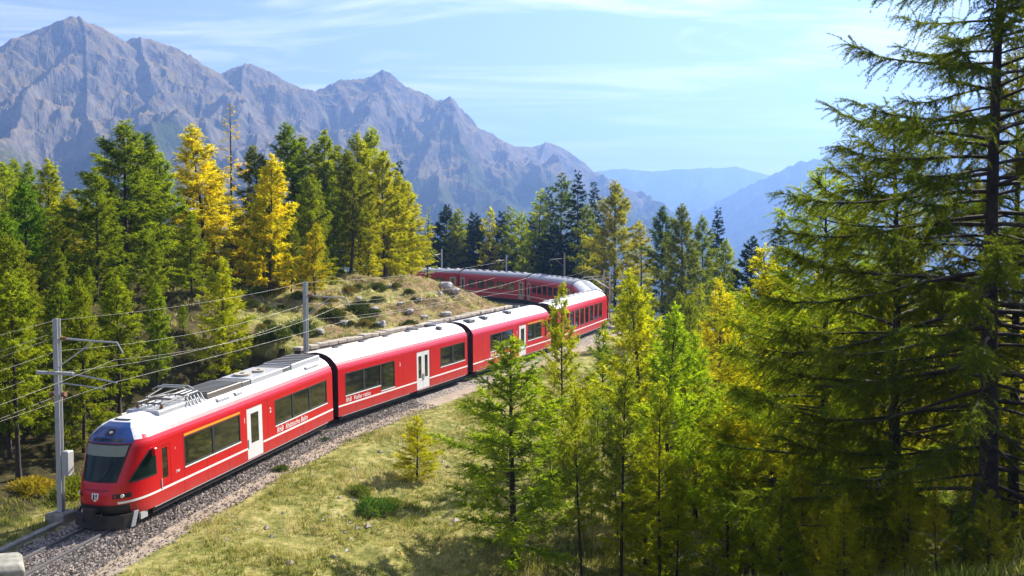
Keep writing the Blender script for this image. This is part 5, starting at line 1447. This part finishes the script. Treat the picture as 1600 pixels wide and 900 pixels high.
def grass(name, n, xr, yr, keep, hgt, wid, blades, seed, bias=0.0):
    g = np.random.default_rng(seed)
    x = g.uniform(*xr, n*3); y = g.uniform(*yr, n*3)
    d, _, ss = track_dist(x, y)
    k = keep(x, y, d, ss); x, y, d = x[k][:n], y[k][:n], d[k][:n]
    pat = fbm(x*0.35, y*0.35, 3)
    k = g.uniform(-.6, .6, len(x)) < pat + 0.35; x, y, pat = x[k], y[k], pat[k]
    z = terrain(x, y) - 0.03
    m = len(x)
    P = np.repeat(np.stack([x, y, z], 1), blades, 0)
    an = g.uniform(0, 2*PI, m*blades); le = g.uniform(.2, .75, m*blades)
    hh = hgt*g.uniform(.5, 1.3, m*blades)*np.repeat(1+0.5*np.clip(pat, -1, 1), blades)
    dr = np.stack([np.cos(an)*le, np.sin(an)*le, np.ones(m*blades)], 1)*hh[:, None]
    P = P + np.stack([g.normal(0, hgt*.35, m*blades), g.normal(0, hgt*.35, m*blades), np.zeros(m*blades)], 1)
    sd2 = np.stack([-np.sin(an), np.cos(an), np.zeros(m*blades)], 1)*wid
    V = np.stack([P-sd2, P+sd2, P+dr], 1).reshape(-1, 3)
    tint = np.clip(np.repeat(0.50 + bias + 0.34*fbm(x*0.22+9, y*0.22, 3) + 0.2*fbm(x*1.1, y*1.1, 2) + g.normal(0, .17, m), blades) + g.normal(0, .10, m*blades), 0, 1)
    return tag(link(name, tri_mesh(name, V, np.arange(len(V)).reshape(-1, 3), [M["grass"]], tint=tint)), kind="stuff")
grass("slope_grass", 42000, (-20, 14), (31, 76), lambda x, y, d, s: (d > 3.0 + 0.5*np.sin(s*0.9)) & (d < 26) & (np.abs(x) < y*0.52+1), 0.17, 0.017, 6, 1)
grass("knoll_grass", 15000, (-34, 6), (56, 140), lambda x, y, d, s: (d < -4.9) & (d > -40), 0.24, 0.03, 5, 2, -0.06)
grass("verge_grass", 6000, (-34, -10), (33, 62), lambda x, y, d, s: (d < -2.9) & (d > -6.5), 0.22, 0.02, 5, 3, -0.12)
grass("thicket_grass", 16000, (-4, 34), (28, 75), lambda x, y, d, s: (d > 14), 0.35, 0.025, 5, 4, 0.05)
grass("hillside_undergrowth", 14000, (1, 24), (17, 40), lambda x, y, d, s: (x > 0.25*y-4), 0.24, 0.02, 6, 6, -0.28)

g_ = np.random.default_rng(77)
xs_, ys_ = g_.uniform(-20, 12, 9000), g_.uniform(31, 76, 9000)
dd_ = track_dist(xs_, ys_)[0]
pt_ = fbm(xs_*0.25+3, ys_*0.25, 3)
kk_ = (dd_ > 4) & (dd_ < 22) & (g_.uniform(-.4, .8, 9000) < pt_)
xs_, ys_ = xs_[kk_], ys_[kk_]; zs2 = terrain(xs_, ys_); n_ = len(xs_)
oc_ = np.array([(1,0,0),(0,1,0),(-1,0,0),(0,-1,0),(0,0,.7),(0,0,-.7)]); ot_ = np.array([(0,1,4),(1,2,4),(2,3,4),(3,0,4),(1,0,5),(2,1,5),(3,2,5),(0,3,5)])
J_ = oc_[None]*(0.03 + 0.16*g_.uniform(0, 1, n_)**5)[:, None, None]*g_.uniform(.6, 1.4, (n_, 6, 1)); V_ = (np.stack([xs_, ys_, zs2], 1)[:, None] + J_).reshape(-1, 3)
tag(link("scattered_stones", tri_mesh("scattered_stones", V_, (np.arange(n_)[:, None, None]*6 + ot_[None]).reshape(-1, 3), [M["pebble"]], tint=np.repeat(g_.uniform(.5, 1, n_), 8))), kind="stuff")

# ------------------------------------------------------------------ haze
t = bpy.data.materials.new("haze_air"); t.use_nodes = True
t.node_tree.nodes.remove(t.node_tree.nodes["Principled BSDF"])
pv = t.node_tree.nodes.new("ShaderNodeVolumePrincipled")
pv.inputs["Color"].default_value = (0.255, 0.46, 1.0, 1)
pv.inputs["Density"].default_value = HAZE_DENSITY
pv.inputs["Anisotropy"].default_value = 0.4
t.node_tree.links.new(pv.outputs[0], t.node_tree.nodes["Material Output"].inputs["Volume"])
mb = MB(); mb.box(-11000, 11000, -11000, 11000, -450, 1000)
tag(mb.build("haze", t), kind="stuff")
